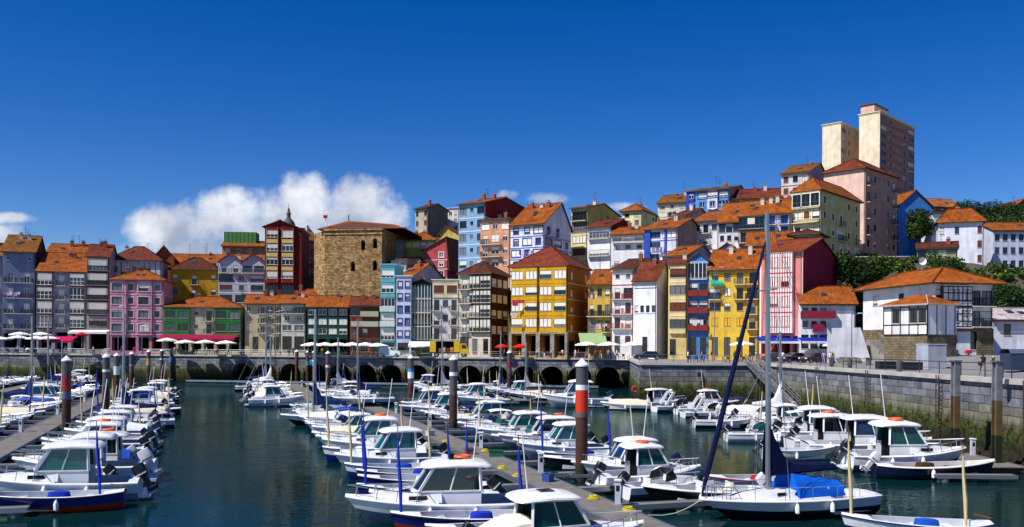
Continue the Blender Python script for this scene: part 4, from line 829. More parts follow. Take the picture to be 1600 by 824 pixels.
def cabin(root, x0, x1, w, z0, z1, glass, rake=.7, back='open', roofover=.35, pillar='e2e4e8', low=.42, buoy=None, hatch=False, roofcol='e8eaee'):
    """pilothouse: x0 rear, x1 front base; windscreen leans back"""
    b = MB(); g = MB(); pm = gloss(pillar); xt = x1 - rake; wt = w*.86; zm = z0 + (z1-z0)*low
    xm = x1 - rake*low*.35; wm = w*.97
    # lower walls
    lo = [(x0, w/2, z0), (x1-.15, w/2*.84, z0), (x1+.1, 0, z0)]; mi = [(x0, wm/2, zm), (xm-.12, wm/2*.86, zm), (xm+.08, 0, zm)]; up = [(x0+.05, wt/2, z1), (xt-.05, wt/2*.88, z1), (xt+.08, 0, z1)]
    for sg in (1, -1):
        s = lambda p: (p[0], sg*p[1], p[2])
        for a, c in ((0, 1), (1, 2)): b.face([s(lo[a]), s(lo[c]), s(mi[c]), s(mi[a])], pm)
        # glass panels slightly inside, pillars as bars
        def lerp(p, q, t): return tuple(p[i]+(q[i]-p[i])*t for i in range(3))
        ins = lambda p: (p[0]-.02, p[1]*.985*sg, p[2])
        g.face([ins(mi[0]), ins(mi[1]), ins(up[1]), ins(up[0])], glass); g.face([ins(mi[1]), ins(mi[2]), ins(up[2]), ins(up[1])], glass)
        for t in (0, .5, 1): b.bar(s(lerp(mi[0], mi[1], t)), s(lerp(up[0], up[1], t)), .10 if t in (0, 1) else .05, pm)
        b.bar(s(mi[0]), s(mi[1]), .06, pm); b.bar(s(up[0]), s(up[1]), .06, pm); b.bar(s(mi[1]), s(mi[2]), .06, pm)
    b.bar(mi[2], up[2], .07, pm)
    if back == 'closed': b.face([(x0,-w/2,z0),(x0,w/2,z0),(x0,wm/2,zm),(x0+.05,wt/2,z1),(x0+.05,-wt/2,z1),(x0,-wm/2,zm)], pm)
    else: b.face([(x0+.3,-w/2,z0),(x0+.3,w/2,z0),(x0+.3,wt/2,z1),(x0+.3,-wt/2,z1)], DARK)
    b.build('cabin', root); g.build('cabin_window', root)
    r = MB(); rl = (xt - x0) + roofover*2 + .25; rbox(r, rl, wt + .32, z1-.03, z1+.17, gloss(roofcol), cx=(x0+xt)/2 - roofover*.2, nose=.12, camber=.10); ro = r.build('cabin_roof', root)
    if hatch:
        h = MB(); h.box((x0+xt)/2-.3, (x0+xt)/2+.25, -.28, .28, z1+.2, z1+.25, SMOKE); h.build('roof_hatch', ro)
    m = MB(); m.tube([(x0+.2, .1, z1), (x0-.1, .1, z1+2.6)], .022, paint('e8e8e8'), 5); m.build('aerial', ro)
    if buoy:
        q = MB(); ring(q, (x0+.6, -.15, z1+.27), .30, .08, mat('orange_lifebuoy', 'd85a24', .5, var=0)); q.build('lifebuoy', root)
def ring(b, c, R_, r, m, n=16, k=7, axis='z'):
    rows = []
    for i in range(n+1):
        a = 2*math.pi*i/n; row = []
        for j in range(k):
            t = 2*math.pi*j/k; rr = R_ + r*math.cos(t); p = (rr*math.cos(a), rr*math.sin(a), r*math.sin(t))
            if axis == 'y': p = (p[0], p[2], p[1])
            if axis == 'x': p = (p[2], p[0], p[1])
            row.append((c[0]+p[0], c[1]+p[1], c[2]+p[2]))
        rows.append(row)
    b.grid(rows, m, closed=True)
def bow_rail(root, L, hb, sz, t0=.55, h=.5):
    b = MB(); ts = [t0+(0.985-t0)*i/8 for i in range(9)]; pts = []
    for t in ts: pts.append((L*(t-.5), max(0.03, hb(t)-.09), sz(t)+h))
    for sg in (1, -1):
        b.tube([(pts[0][0]-.3, sg*pts[0][1], sz(t0)+.05)] + [(x, sg*y, z) for x, y, z in pts], .022, STEEL, 5)
        for i in (1, 3, 5, 7): x, y, z = pts[i]; b.tube([(x, sg*y, z), (x+.06, sg*(y+.02), z-h)], .018, STEEL, 5)
    b.build('bow_rail', root)
def outboard(root, x, z, col='15181c', tilt=35, s=1.0):
    o = link('outboard_motor', None, root, (x, 0, z)); b = MB(); rbox(b, .60*s, .36*s, .0, .58*s, gloss(col), cx=-.08, camber=.02, e=.38, inset=.10, nose=.15); b.box(-.30*s, .16*s, -.185*s, .185*s, .10*s, .16*s, paint('d0d4d8' if col != 'e6e6e8' else '3a3e44'))
    o2 = b.build('cowl', o); l = MB(); gm = paint('3a3e44') if col != 'e6e6e8' else paint('c8c8cc')
    l.box(-.22*s, .02, -.09, .09, -.75*s, .02, gm); l.box(-.36*s, .06, -.16, .16, -.62*s, -.57*s, gm); l.tube([(-.38*s,0,-.72*s), (.1,0,-.72*s)], .07, gm, 8); l.build('leg', o)
    p = MB()
    for k in range(3):
        a = 2*math.pi*k/3; p.face([(-.40*s, .03*math.cos(a+1.3), -.72*s+.03*math.sin(a+1.3)), (-.42*s, .15*math.cos(a+.4), -.72*s+.15*math.sin(a+.4)), (-.38*s, .17*math.cos(a-.2), -.72*s+.17*math.sin(a-.2)), (-.40*s, .03*math.cos(a-1.3), -.72*s+.03*math.sin(a-1.3))], gm)
    p.build('propeller', o); o.rotation_euler = (0, R(tilt), 0); return o
def fender(root, L, hb, sz, ts, col='e8e8ee'):
    for t in ts:
        for sg in (1, -1):
            b = MB(); x = L*(t-.5); y = sg*(hb(t)+.10); z = sz(t)-.55
            b.lathe([(.01,0),(.10,.06),(.11,.30),(.07,.42),(.02,.48)], paint(col), 8, (x, y, z)); b.tube([(x,y,z+.45),(x,sg*hb(t),sz(t)+.03)], .012, paint('d8d8d0'), 4); b.build('fender', root)
def finish(root, H, D, L): H.build('hull', root); D.build('deck', root)
_proto = {}
def pilothouse(nm, L=6.5, B=2.5, hullc='e2e4e8', bot='7c8ba4', stripe='8a929c', glass=TEAL, motor='15181c', buoy=None, roofc='e8eaee', cab=(.30,.66), zh=2.15, hatch=False, seatc=None, rails=True, tarp=None, inner_stern=False):
    root = link(nm, None); H, D, hb, sz = hull(L, B, .85, hullc, bot, stripe, deckfrom=.5, aft=.06); finish(root, H, D, L)
    x0, x1 = L*(cab[0]-.5), L*(cab[1]-.5); 
    t = MB()     # raised foredeck trunk
    rows = []
    for i in range(8):
        q = i/7; tt = .48+.40*q; w = (hb(tt)-.28)*(1-.15*q); h = .38*(1-q)**.8+.03; x = L*(tt-.5); z = sz(tt)+.05
        rows.append([(x, w, z), (x, w*.88, z+h*.85), (x, w*.4, z+h), (x, -w*.4, z+h), (x, -w*.88, z+h*.85), (x, -w, z)])
    t.grid(rows, WHITE); t.face(rows[0], WHITE); t.box(L*.14, L*.20, -.2, .2, sz(.66)+.32, sz(.66)+.37, SMOKE)
    t.build('coachroof', root)
    cabin(root, x0, x1, B*.74, .35, zh+.25, glass, rake=.85, buoy=buoy, roofcol=roofc, hatch=hatch, low=.52)
    for sg in (1, -1): pw = MB(); pw.box(L*.06, L*.16, sg*(hb(.62)-.285)-.01, sg*(hb(.62)-.285)+.01, sz(.62)+.12, sz(.62)+.28, SMOKE); pw.build('porthole', root)
    if rails: bow_rail(root, L, hb, sz, .56, .45)
    if motor:
        outboard(root, -L/2-.05, .95, motor, 30)
        tf = MB(); tf.box(-L/2-.5, -L/2, -.95, .95, .18, .30, WHITE); tf.build('bathing_platform', root)
    s = MB(); s.box(-L/2+.2, -L/2+.75, -.8, .8, .12, .55, WHITE); s.box(-L/2+.22, -L/2+.72, -.75, .75, .55, .62, cloth(seatc or 'c8ccd4')); s.build('seat', root)
    if tarp:
        tp = MB(); rows = []
        for i in range(7):
            x = L*(-.46+.05*i*.9); z = 1.0+.75*math.sin(min(1, i/5)*1.5); w = B*.44; rows.append([(x, w, .95), (x, w*.8, z*.92), (x, w*.3, z+.05*math.sin(i*2)), (x, -w*.3, z), (x, -w*.8, z*.92), (x, -w, .95)])
        tp.grid(rows, cloth(tarp)); tp.face(rows[0], cloth(tarp)); tp.build('canopy', root)
    fender(root, L, hb, sz, (.3, .55)); return root
def openboat(nm, L=6.2, B=2.1, hullc='14246c', rub='101018', floor='aeb6c2', cover='2038b0', motor=None, poles=True, engine=True, wood=False, bot='8a2c14', polecol='2438a8'):
    root = link(nm, None); H, D, hb, sz = hull(L, B, .62, hullc, bot, 'e2e4e8', deckfrom=.80, aft=.09, rake=.06, doubleend=True, sheer=.5, rub=rub, floorcol=floor); finish(root, H, D, L)
    for t in (.24, .45, .66):
        s = MB(); x = L*(t-.5); w = hb(t)-.12; s.box(x-.15, x+.15, -w, w, sz(t)-.22, sz(t)-.17, WHITE if not wood else TEAK); s.build('thwart', root)
    for sg in (1, -1):
        s = MB(); s.grid([[(L*(t-.5), sg*(hb(t)-.14), sz(t)-.25), (L*(t-.5), sg*(hb(t)-.42), sz(t)-.25)] for t in (.12,.25,.4,.55,.7,.78)], TEAK if wood else WHITE); s.build('side_bench', root)
    if engine:
        e = MB(); rbox(e, .95, .62, .14, .82, cloth(cover), cx=-L*.08, camber=.03, e=.5, inset=.1); e.build('engine_cover', root)
    if poles:
        for t, h in ((.93, 3.1), (.16, 2.7)):
            p = MB(); x = L*(t-.5); pm = cloth(polecol); pts = [(x, .05, sz(t)-.1), (x+.02, .05, sz(t)+h*.35), (x+.1, .06, sz(t)+h*.7), (x+.12, .05, sz(t)+h)]; p.tube(pts, .05, pm, 6, radii=[.05, .085, .06, .03]); p.tube([pts[-1], (x+.14,.05,sz(t)+h+.5)], .02, TEAK, 5); p.build('furled_awning_pole', root)
    if motor: outboard(root, -L/2-.02, .85, motor, 40, .85)
    r = MB(); r.tube([(-L/2-.1,0,.9),(-L/2+.6,0,1.05)], .03, TEAK, 6); r.build('tiller', root)
    fender(root, L, hb, sz, (.4,)); return root
def console(nm, L=5.8, B=2.2, hullc='e2e4e8', bot='14181c', stripe='14181c', motor='15181c', cushion='d8d4c8', rail=True, windshield=SMOKE, cuddy=False, bimini=None, tiltm=45):
    root = link(nm, None); H, D, hb, sz = hull(L, B, .68, hullc, bot, stripe, deckfrom=.58 if cuddy else .72, aft=.06); finish(root, H, D, L)
    if cuddy:
        t = MB(); rows = []
        for i in range(7):
            q = i/6; tt = .52+.36*q; w = (hb(tt)-.2)*(1-.1*q); h = .34*(1-q)**.9+.03; x = L*(tt-.5); z = sz(tt)+.04
            rows.append([(x, w, z), (x, w*.85, z+h*.9), (x, 0, z+h*1.05), (x, -w*.85, z+h*.9), (x, -w, z)])
        t.grid(rows, WHITE); t.face(rows[0], WHITE); t.build('coachroof', root)
        g = MB(); w = B*.40; x = L*.03; zt = sz(.55)
        for sg in (1, -1): g.face([(x+.25, 0, zt+.30), (x+.05, sg*w*.8, zt+.26), (x-.35, sg*w*.78, zt+.78), (x-.15, 0, zt+.85)], windshield); g.face([(x+.05, sg*w*.8, zt+.26), (x-.9, sg*w, zt+.12), (x-.8, sg*w*.92, zt+.55), (x-.35, sg*w*.78, zt+.78)], windshield)
        g.build('windscreen', root); f = MB()
        for sg in (1, -1): f.tube([(x-.8, sg*w*.92, zt+.56), (x-.35, sg*w*.78, zt+.79), (x-.15, 0, zt+.86)], .025, STEEL, 5)
        f.build('windscreen_frame', root)
    else:
        c = MB(); c.box(-.35, .25, -.38, .38, .12, 1.15, WHITE); c.build('console', root)
        g = MB(); g.face([(.26,-.36,1.15),(.26,.36,1.15),(.02,.30,1.62),(.02,-.30,1.62)], windshield); g.build('windscreen', root)
        s = MB(); ring(s, (-.45, 0, 1.05), .17, .02, BLK, 12, 5, 'x'); s.build('steering_wheel', root)
    s = MB(); s.box(-1.35, -.85, -.42, .42, .12, .62, WHITE); s.box(-1.33, -.87, -.4, .4, .62, .72, cloth(cushion)); s.box(-1.38, -1.30, -.4, .4, .72, 1.05, cloth(cushion)); s.build('seat', root)
    if rail: bow_rail(root, L, hb, sz, .62, .32)
    if motor: outboard(root, -L/2-.02, .88, motor, tiltm, .95)
    if bimini:
        b = MB(); rows = []
        for i in range(7): a = i/6; rows.append([(-1.6+1.9*a, y, 1.95+.12*math.sin(math.pi*a)-.10*(y/.85)**2) for y in (-.85,-.5,0,.5,.85)])
        b.grid(rows, cloth(bimini)); b.build('bimini', root); f = MB()
        for sg in (1, -1):
            for xa, xb in ((-.6,-1.6),(-.6,.3)): f.tube([(xa, sg*(B*.40), .75), (xb, sg*.85, 1.85)], .02, STEEL, 5)
        f.build('bimini_frame', root)
    fender(root, L, hb, sz, (.35, .6)); return root
def covered(nm, L=5.6, B=2.1, hullc='e2e4e8', bot='5c6a80', cover='d8dade'):
    root = link(nm, None); H, D, hb, sz = hull(L, B, .66, hullc, bot, '20242c', deckfrom=.8, aft=.05); finish(root, H, D, L); b = MB(); rows = []; r = random.Random(int(L*100))
    for i in range(13):
        t = .03+.80*i/12; w = hb(t)+.03; z = sz(t); h = .30+.42*math.sin(math.pi*min(1, .15+t))+r.uniform(-.06,.06); x = L*(t-.5)
        rows.append([(x, w, z-.12), (x, w*.98, z+.03), (x, w*.6, z+h*.62+r.uniform(-.03,.03)), (x, 0, z+h), (x, -w*.6, z+h*.62+r.uniform(-.03,.03)), (x, -w*.98, z+.03), (x, -w, z-.12)])
    b.grid(rows, cloth(cover)); b.face(rows[0], cloth(cover)); b.build('boat_cover', root); outboard(root, -L/2-.02, .85, 'e6e6e8', 35, .9); fender(root, L, hb, sz, (.5,)); return root
def yacht(nm, L=9.0, B=2.9, mast=12.6, sailcol='10183e', tarp='0c5cc8', hullc='c9ced8', furl=True, detail=True, bot='0c1024'):
    root = link(nm, None); H, D, hb, sz = hull(L, B, .80, hullc, bot, '9aa2b0', deckfrom=.30, aft=.06, rake=.2, sternw=.72, sheer=.25); finish(root, H, D, L)
    t = MB(); rows = []
    for i in range(9):
        q = i/8; tt = .30+.50*q; w = (hb(tt)*.62); h = .42*(1-q)**.5+.02; x = L*(tt-.5); z = sz(tt)+.06; rows.append([(x, w, z), (x, w*.86, z+h*.9), (x, 0, z+h*1.1), (x, -w*.86, z+h*.9), (x, -w, z)])
    t.grid(rows, WHITE); t.face(rows[0], DARK); t.build('coachroof', root)
    for sg in (1, -1):
        for a in (.36, .46, .56): g = MB(); g.box(L*(a-.5), L*(a-.5)+.45, sg*(hb(a)*.58)-.012, sg*(hb(a)*.58)+.012, sz(a)+.18, sz(a)+.32, SMOKE); g.build('porthole', root)
    mx = L*.10; z0 = sz(.6)+.3; am = metal('a8acb2', .3); m = MB(); m.tube([(mx,0,z0), (mx-.03,0,z0+mast)], .09, am, 8, radii=[.14,.10]); mo = m.build('mast', root)
    sp = MB()
    for k in (.42, .72): sp.tube([(mx,-.75,z0+mast*k), (mx,.75,z0+mast*k)], .03, am, 5)
    sp.build('spreader', mo)
    bo = MB(); bo.tube([(mx-.1,0,z0+.75), (mx-L*.40,0,z0+.85)], .06, am, 6); bo.build('boom', mo)
    sc = MB(); rows = []
    for i in range(9):
        q = i/8; x = mx+.05-L*.40*q; hh = .42*(1-q)+.2+1.9*max(0, 1-q*3.2)**1.4; ww = .20+.22*(1-q); zc = z0+.78+.1*q
        rows.append([(x, ww*math.cos(a), zc+(hh if math.sin(a) > 0 else .12)*math.sin(a)) for a in [2*math.pi*k/8 for k in range(8)]])
    sc.grid(rows, cloth(sailcol), closed=True); sc.face(rows[-1], cloth(sailcol)); sc.build('sail_cover', root)
    rg = MB(); top = (mx-.03, 0, z0+mast)
    for p in ((-L/2+.1,.5,.95),(-L/2+.1,-.5,.95),(mx-.2,B/2-.15,.95),(mx-.2,-B/2+.15,.95)): rg.tube([top, p], .012, metal('8a8e94'), 4, cap=False)
    for sg in (1,-1): rg.tube([(mx,sg*.75,z0+mast*.72),(mx-.15,sg*(B/2-.15),.95)], .010, metal('8a8e94'), 4, cap=False)
    rg.build('rigging', root)
    if furl:
        f = MB(); A = Vector((L*.485, 0, sz(.98)+.12)); T = Vector((mx+.05, 0, z0+mast*.90)); d = T-A
        f.tube([A + d*k for k in (0,.03,.10,.3,.5,.75,.95,1)], .1, cloth(sailcol), 8, radii=[.02,.07,.12,.12,.11,.09,.06,.02]); f.build('furled_jib', root)
    if tarp:
        tp = MB(); rows = []; r = random.Random(3)
        for i in range(10):
            q = i/9; x = mx-.9-L*.30*q; w = B*.36*(1-.25*q); h = 1.15-.55*q
            rows.append([(x+r.uniform(-.06,.06), w*math.cos(a), sz(.3)+.05+max(0,h*math.sin(a))+r.uniform(-.05,.05)) for a in [math.pi*k/9 for k in range(10)]])
        tp.grid(rows, cloth(tarp)); tp.face(rows[0], cloth(tarp)); tp.face(rows[-1], cloth(tarp)); tp.build('tarpaulin', root)
    ln = MB()
    for sg in (1, -1):
        pts = [(L*(q-.5), sg*(hb(q)-.08), sz(q)+.6) for q in (.03,.15,.3,.45,.6,.75,.88)]; ln.tube(pts, .012, STEEL, 4)
        for p in pts: ln.tube([p, (p[0], p[1], p[2]-.6)], .016, STEEL, 4)
    ln.build('guard_rail', root); bow_rail(root, L, hb, sz, .84, .55); fender(root, L, hb, sz, (.35,.55)); return root
PROTO = {
 'ph_teal': (pilothouse('pilothouse_boat', 6.6, glass=TEAL), 'white pilothouse boat with teal windows', 'motor boat'),
 'ph_teal_buoy': (pilothouse('pilothouse_boat', 6.2, glass=TEAL, buoy=1, bot='3c4654', stripe='20242c'), 'white pilothouse boat with orange roof lifebuoy', 'motor boat'),
 'ph_blue': (pilothouse('pilothouse_boat', 6.4, glass=BLUEG, bot='8c98ac', motor='1c2c50', cab=(.34,.70)), 'white cabin boat with blue tinted windows', 'motor boat'),
 'ph_dark': (pilothouse('pilothouse_boat', 7.4, B=2.7, glass=SMOKE, bot='50607c', motor=None, hatch=True, buoy=1, cab=(.26,.64)), 'large white cruiser with dark windows', 'motor boat'),
 'ph_small': (pilothouse('pilothouse_boat', 5.2, B=2.1, glass=TEAL, bot='c8ccd4', motor='e6e6e8', zh=1.9, cab=(.34,.68)), 'small white wheelhouse boat, white outboard', 'motor boat'),
 'ph_tarp': (pilothouse('pilothouse_boat', 7.2, B=2.7, glass=TEAL, hatch=True, tarp='d4cfc2', bot='8c98ac'), 'white pilothouse boat with cream canopy aft', 'motor boat'),
 'ph_navy': (pilothouse('pilothouse_boat', 6.6, glass=SMOKE, hullc='1a2c6a', bot='12183c', stripe='e2e4e8', motor='15181c', buoy=1), 'navy hulled pilothouse boat with white roof', 'motor boat'),
 'op_blue': (openboat('open_boat', 6.4), 'open blue boat with blue engine cover', 'open boat'),
 'op_blue2': (openboat('open_boat', 6.0, cover='d8dade', poles=False, motor='15181c'), 'open blue boat with white engine box', 'open boat'),
 'op_white': (openboat('open_boat', 5.8, hullc='d8dade', rub='14245c', cover='1c50b8', polecol='c8b888', bot='14246c'), 'open white boat with pale poles', 'open boat'),
 'op_black': (openboat('open_boat', 6.6, hullc='14161a', rub='e2e4e8', cover='c02020', poles=False, bot='12241c'), 'open black boat with red cover', 'open boat'),
 'op_green': (openboat('open_boat', 7.2, hullc='12302a', rub='e2e4e8', cover='d8dade', poles=True, bot='12241c', polecol='d8c9a0'), 'open dark green boat with white gunwale', 'open boat'),
 'op_navy': (openboat('open_boat', 6.6, hullc='0e1638', rub='e8e2d0', floor='d8d2c0', cover='4a3420', poles=False, motor='e6e6e8', wood=True, bot='0c1024'), 'open navy boat with wooden benches', 'open boat'),
 'cc_white': (console('console_boat', 5.6), 'open white console boat, black outboard', 'motor boat'),
 'cc_black': (console('console_boat', 6.4, hullc='1a1c20', bot='101214', stripe='e2e4e8', motor='e6e6e8', rail=False), 'black hulled console boat with white outboard', 'motor boat'),
 'cu_white': (console('speedboat', 5.8, cuddy=True, bot='2c3850'), 'white speedboat with dark windscreen', 'motor boat'),
 'cu_teal': (console('speedboat', 6.2, cuddy=True, windshield=TEAL, bot='8c98ac', stripe='8a929c', cushion='e2dccc'), 'white speedboat with teal windscreen', 'motor boat'),
 'cu_bimini': (console('speedboat', 5.8, cuddy=True, bimini='e2e2e4', motor='e6e6e8', bot='5c6a80'), 'white speedboat with white bimini', 'motor boat'),
 'cc_bblue': (console('console_boat', 5.4, bimini='1a3c9c', hullc='d8dade'), 'white console boat with a blue bimini', 'motor boat'),
 'cv_white': (covered('covered_boat', 5.4), 'small boat under a fitted white cover', 'covered boat'),
 'cv_cream': (covered('covered_boat', 5.9, cover='d6cdb4', bot='14181c'), 'boat under a cream fitted cover', 'covered boat'),
 'cv_blue': (covered('covered_boat', 5.2, cover='2248a8', hullc='d8dade'), 'boat under blue fitted cover', 'covered boat'),
 'ya_big': (yacht('sailing_yacht', 9.0), 'white yacht with bright blue tarpaulin', 'sailing yacht'),
 'ya_mid': (yacht('sailing_yacht', 7.6, 2.5, 9.6, tarp=None, furl=False, sailcol='1a2c60'), 'sailing yacht with dark blue sail cover', 'sailing yacht'),
 'ya_small': (yacht('sailing_yacht', 6.6, 2.3, 7.6, tarp=None, furl=False, sailcol='d0d2d8', hullc='e2e4e8', bot='14246c'), 'small white sailing boat with bare mast', 'sailing yacht'),
}
for k, (o, l, c) in PROTO.items():      # record children before the prototypes get copied
    pass
PROTO.update({
 'ph_w1': (pilothouse('pilothouse_boat', 5.7, B=2.2, glass=SMOKE, stripe='14246c', roofc='d8d2c4', zh=1.95, bot='14246c'), 'white cabin boat with cream roof', 'motor boat'),
 'ph_w2': (pilothouse('pilothouse_boat', 7.6, B=2.6, glass=BLUEG, motor=None, cab=(.36,.72), stripe='8c2020', hullc='d4d8e0', bot='6a2018'), 'white cabin cruiser with red hull line', 'motor boat'),
 'cr_arch': (console('arch_cruiser', 7.6, 2.6, cuddy=True, bot='1c2c50', windshield=SMOKE, motor=None, stripe='1c2c50'), 'white cruiser with raised radar arch', 'motor boat'),
 'cu_cover': (console('speedboat', 5.4, cuddy=True, bimini='1c2c68', bot='e2e4e8', stripe='1c2c68', motor='1c2c50'), 'white speedboat with navy canvas', 'motor boat'),
 'op_grey': (openboat('open_boat', 5.2, hullc='b8bcc2', rub='5a5e64', cover='8a8e94', poles=False, motor='15181c', engine=False, bot='8a9098'), 'open pale grey boat with outboard', 'open boat'),
 'op_red': (openboat('open_boat', 5.8, hullc='d8dade', rub='a01c20', cover='b02020', poles=False, bot='a01c20'), 'open white boat with red rail', 'open boat'),
 'cv_grey': (covered('covered_boat', 5.6, cover='8c9098', bot='14246c'), 'boat under a grey fitted cover', 'covered boat'),
})
def _arch():
    o = PROTO['cr_arch'][0]; b = MB(); m = WHITE
    for sg in (1, -1): b.bar((-2.6, sg*1.05, .9), (-1.7, sg*.95, 2.35), .16, m, .3)
    b.bar((-1.7, -1.0, 2.35), (-1.7, 1.0, 2.35), .30, m, .12); b.build('radar_arch', o); b = MB(); b.lathe([(.02,2.42),(.26,2.45),(.28,2.6),(.1,2.72)], WHITE, 12, (-1.7,0,0)); b.build('radar_dome', o)
_arch()
used = set()
def place_boat(kind, x, y, head, where, s=1.0, extra=None, group=None):
    src, lab, cat = PROTO[kind]
    if kind in used: o = copy_tree(src)
    else: o = src; used.add(kind)
    o.location = (x, y, rnd.uniform(-.03, .03)); o.rotation_euler = (R(rnd.uniform(-1.2,1.2)), R(rnd.uniform(-.6,.6)), math.atan2(head[1], head[0]) + R(rnd.uniform(-5, 5))); o.scale = (s, s, s)
    tag(o, (extra or lab) + ', ' + where, cat, group); return o
# ---- pontoons
PLANK = mat('pontoon_planks', '75706a', .9, var=.25, scale=1.6, bump=.5)
def pontoon(label, A, B, w=2.3, fingers=None, fl=5.2, side=(1,-1), posts=None):
    A, B = Vector((*A,0)), Vector((*B,0)); d = B-A; L = d.length; rz = math.atan2(d.y, d.x); root = thing('pontoon', label, 'pontoon', A, rz); b = MB(); k = MB(); f = MB()
    n = int(L/.32)
    for i in range(n): b.box(L*i/n, L*(i+1)/n-.03, -w/2+.12, w/2-.12, .42, .48, PLANK)
    b.build('deck', root)
    em = metal('a4a8ac', .45)
    for sg in (1, -1): k.box(0, L, sg*w/2-.12*(sg>0), sg*w/2+.12*(sg<0), .20, .52, em)
    k.build('edge_frame', root)
    for i in range(int(L/4)): f = MB(); f.box(i*4+.3, i*4+2.7, -w/2+.2, w/2-.2, -.3, .38, paint('2c3038')); f.build('float', root)
    return root
def finger(label, p, dirv, L=4.6):
    root = thing('mooring_finger', label, 'mooring finger', p, math.atan2(dirv[1], dirv[0]), 'mooring fingers along the pontoons'); b = MB(); b.box(0, L, -.28, .28, .30, .42, PLANK); b.box(0, L, -.34, -.28, .22, .44, metal('a4a8ac', .45)); b.box(0, L, .28, .34, .22, .44, metal('a4a8ac', .45)); b.build('walkway', root)
    f = MB(); f.lathe([(.01,-.35),(.34,-.3),(.34,.3),(.0,.3)], paint('5a5e64'), 10, (L-.5, 0, 0)); f.build('float', root)
def pedestal(label, p):
    root = thing('service_pedestal', label, 'pedestal', p, R(rnd.uniform(-10,10)), 'white service pedestals on the pontoons'); b = MB(); b.box(-.13,.13,-.13,.13,.48,1.55, paint('b8c0cc')); b.build('post', root); b = MB(); b.box(-.17,.17,-.17,.17,1.55,1.62, paint('e2e4e8')); b.build('cap', root); b = MB(); b.box(-.08,.08,-.14,-.13,1.1,1.35, BLK, 'k'); b.build('socket_panel', root)
POOL = ['ph_w1','ph_w1','ph_teal','ph_small','ph_blue','ph_w2','cr_arch','cu_cover','cu_white','cu_teal','op_grey','op_red','op_white','op_blue2','cv_grey','cv_white','cv_cream','cc_white','cu_bimini','op_grey','cv_blue']
LOW = ['cu_cover','cu_white','cu_teal','op_grey','op_red','op_white','op_blue2','cv_grey','cv_white','cv_cream','cv_blue','cc_white','cc_black','cu_bimini','cr_arch','op_blue','op_green']
class Line:
    def __init__(s, x0, y0, slope, w): s.x0, s.y0, s.k, s.w = x0, y0, slope, w; s.u = Vector((slope, 1, 0)).normalized(); s.v = Vector((s.u.y, -s.u.x, 0))  # v to the right
    def c(s, Y): return Vector((s.x0 + s.k*(Y - s.y0), Y, 0))
def row(line, side, Y0, kinds, where, gap=2.85, towards=None, fing=True, sc=None, off=.7, fill=0):
    """boats stern/bow-to along one side. towards: bow heading sign along line.v"""
    Y = Y0; kinds = list(kinds) + [rnd.choice(POOL) for _ in range(fill)]; n = len(kinds)
    cnt = 0
    for i, k in enumerate(kinds):
        if isinstance(k, str) and k.startswith('ph_') and rnd.random() < .5: k = rnd.choice(LOW)
        if k is None: Y += gap*line.u.y; continue
        sgn = towards; s = 1.0; of = off
        if isinstance(k, tuple): k, o = k; sgn = o.get('h', towards); s = o.get('s', 1.0); extra = o.get('l'); of = o.get('off', off)
        else: extra = None
        cnt += 1; s *= rnd.uniform(.94, 1.06)*(sc or 1)
        L = {'ph_dark':7.4,'ph_tarp':7.2,'ya_big':9,'ya_mid':7.6,'ya_small':6.6,'op_green':7.2}.get(k, 6.2)*s
        p = line.c(Y) + line.v*side*(line.w/2 + of + L/2 + rnd.uniform(0, .35)); hd = line.v*sgn
        place_boat(k, p.x, p.y, hd, where % ORD[cnt], s, extra)
        if fing and i % 2 == 0 and Y < 125:
            q = line.c(Y - gap/2*line.u.y) + line.v*side*line.w/2; finger('grey mooring finger, %s from near end, %s' % (ORD[i//2+1], where.split('near end')[-1].strip(', ')), q, line.v*side)
        Y += gap*line.u.y*rnd.uniform(.96, 1.06)
P1 = Line(-3.4, 63, -.317, 2.1); PL = Line(-39.0, 72.6, -.346, 2.4); P2 = Line(-24.8, 113.6, -.312, 2.2); P5 = Line(-3.0, 132, -.317, 2.0); PLL = Line(-79, 140, -.346, 2.2); PRr = Line(30.6, 80, .015, 2.4)
pontoon('long middle pontoon running from the lower right into the harbour', P1.c(27)[:2], P1.c(104)[:2], 2.1)
pontoon('left pontoon behind the row of painted piles', PL.c(42)[:2], PL.c(166)[:2])
pontoon('pontoon in line behind the middle one, ending before open water', P2.c(113.6)[:2], P2.c(166)[:2])
pontoon('short pontoon between the middle pontoon and the arches', P5.c(118)[:2], P5.c(160)[:2])
pontoon('farthest left pontoon close to the quay wall', PLL.c(132)[:2], PLL.c(190)[:2])
pontoon('right pontoon along the weedy wall below the square', PRr.c(54)[:2], PRr.c(112)[:2])
pontoon('narrow walkway floating along the foot of the arches', (-66, 180.5), (16, 163.5), 1.2)
pontoon('short pontoon with dark side below the front quay', (14.5, 115), (21.5, 114.6), 2.0)
W_ = '%s from the near end, %s side of %s'
yb_ = P1.c(37.9) + P1.v*(1.15+4.5+2.7); place_boat('ya_big', yb_.x, yb_.y, -P1.v, 'nearest boat right of the middle pontoon', 1.0, 'white yacht with bright blue tarpaulin')
row(P1, 1, 41.4, [('cc_black', {'h': -1}), ('cu_white', {'h': 1, 's': .95}), ('ph_teal_buoy', {'h': 1, 's': .95}), ('ph_blue', {'h': -1, 's': 1.0}), 'cv_white', ('op_black', {'s': .95}), 'op_blue', ('ph_teal', {'s': 1.0}), 'cc_white', ('ph_dark', {'s': 1.0}), 'cu_teal', ('ph_tarp', {'s': .95}), 'op_white', 'ph_blue', 'cu_bimini', 'ph_teal', 'cv_cream', 'cu_cover', 'cc_white', 'op_green', 'cu_white'], '%s from near end, middle pontoon, right side', gap=2.6, towards=-1, fill=4, off=1.7)
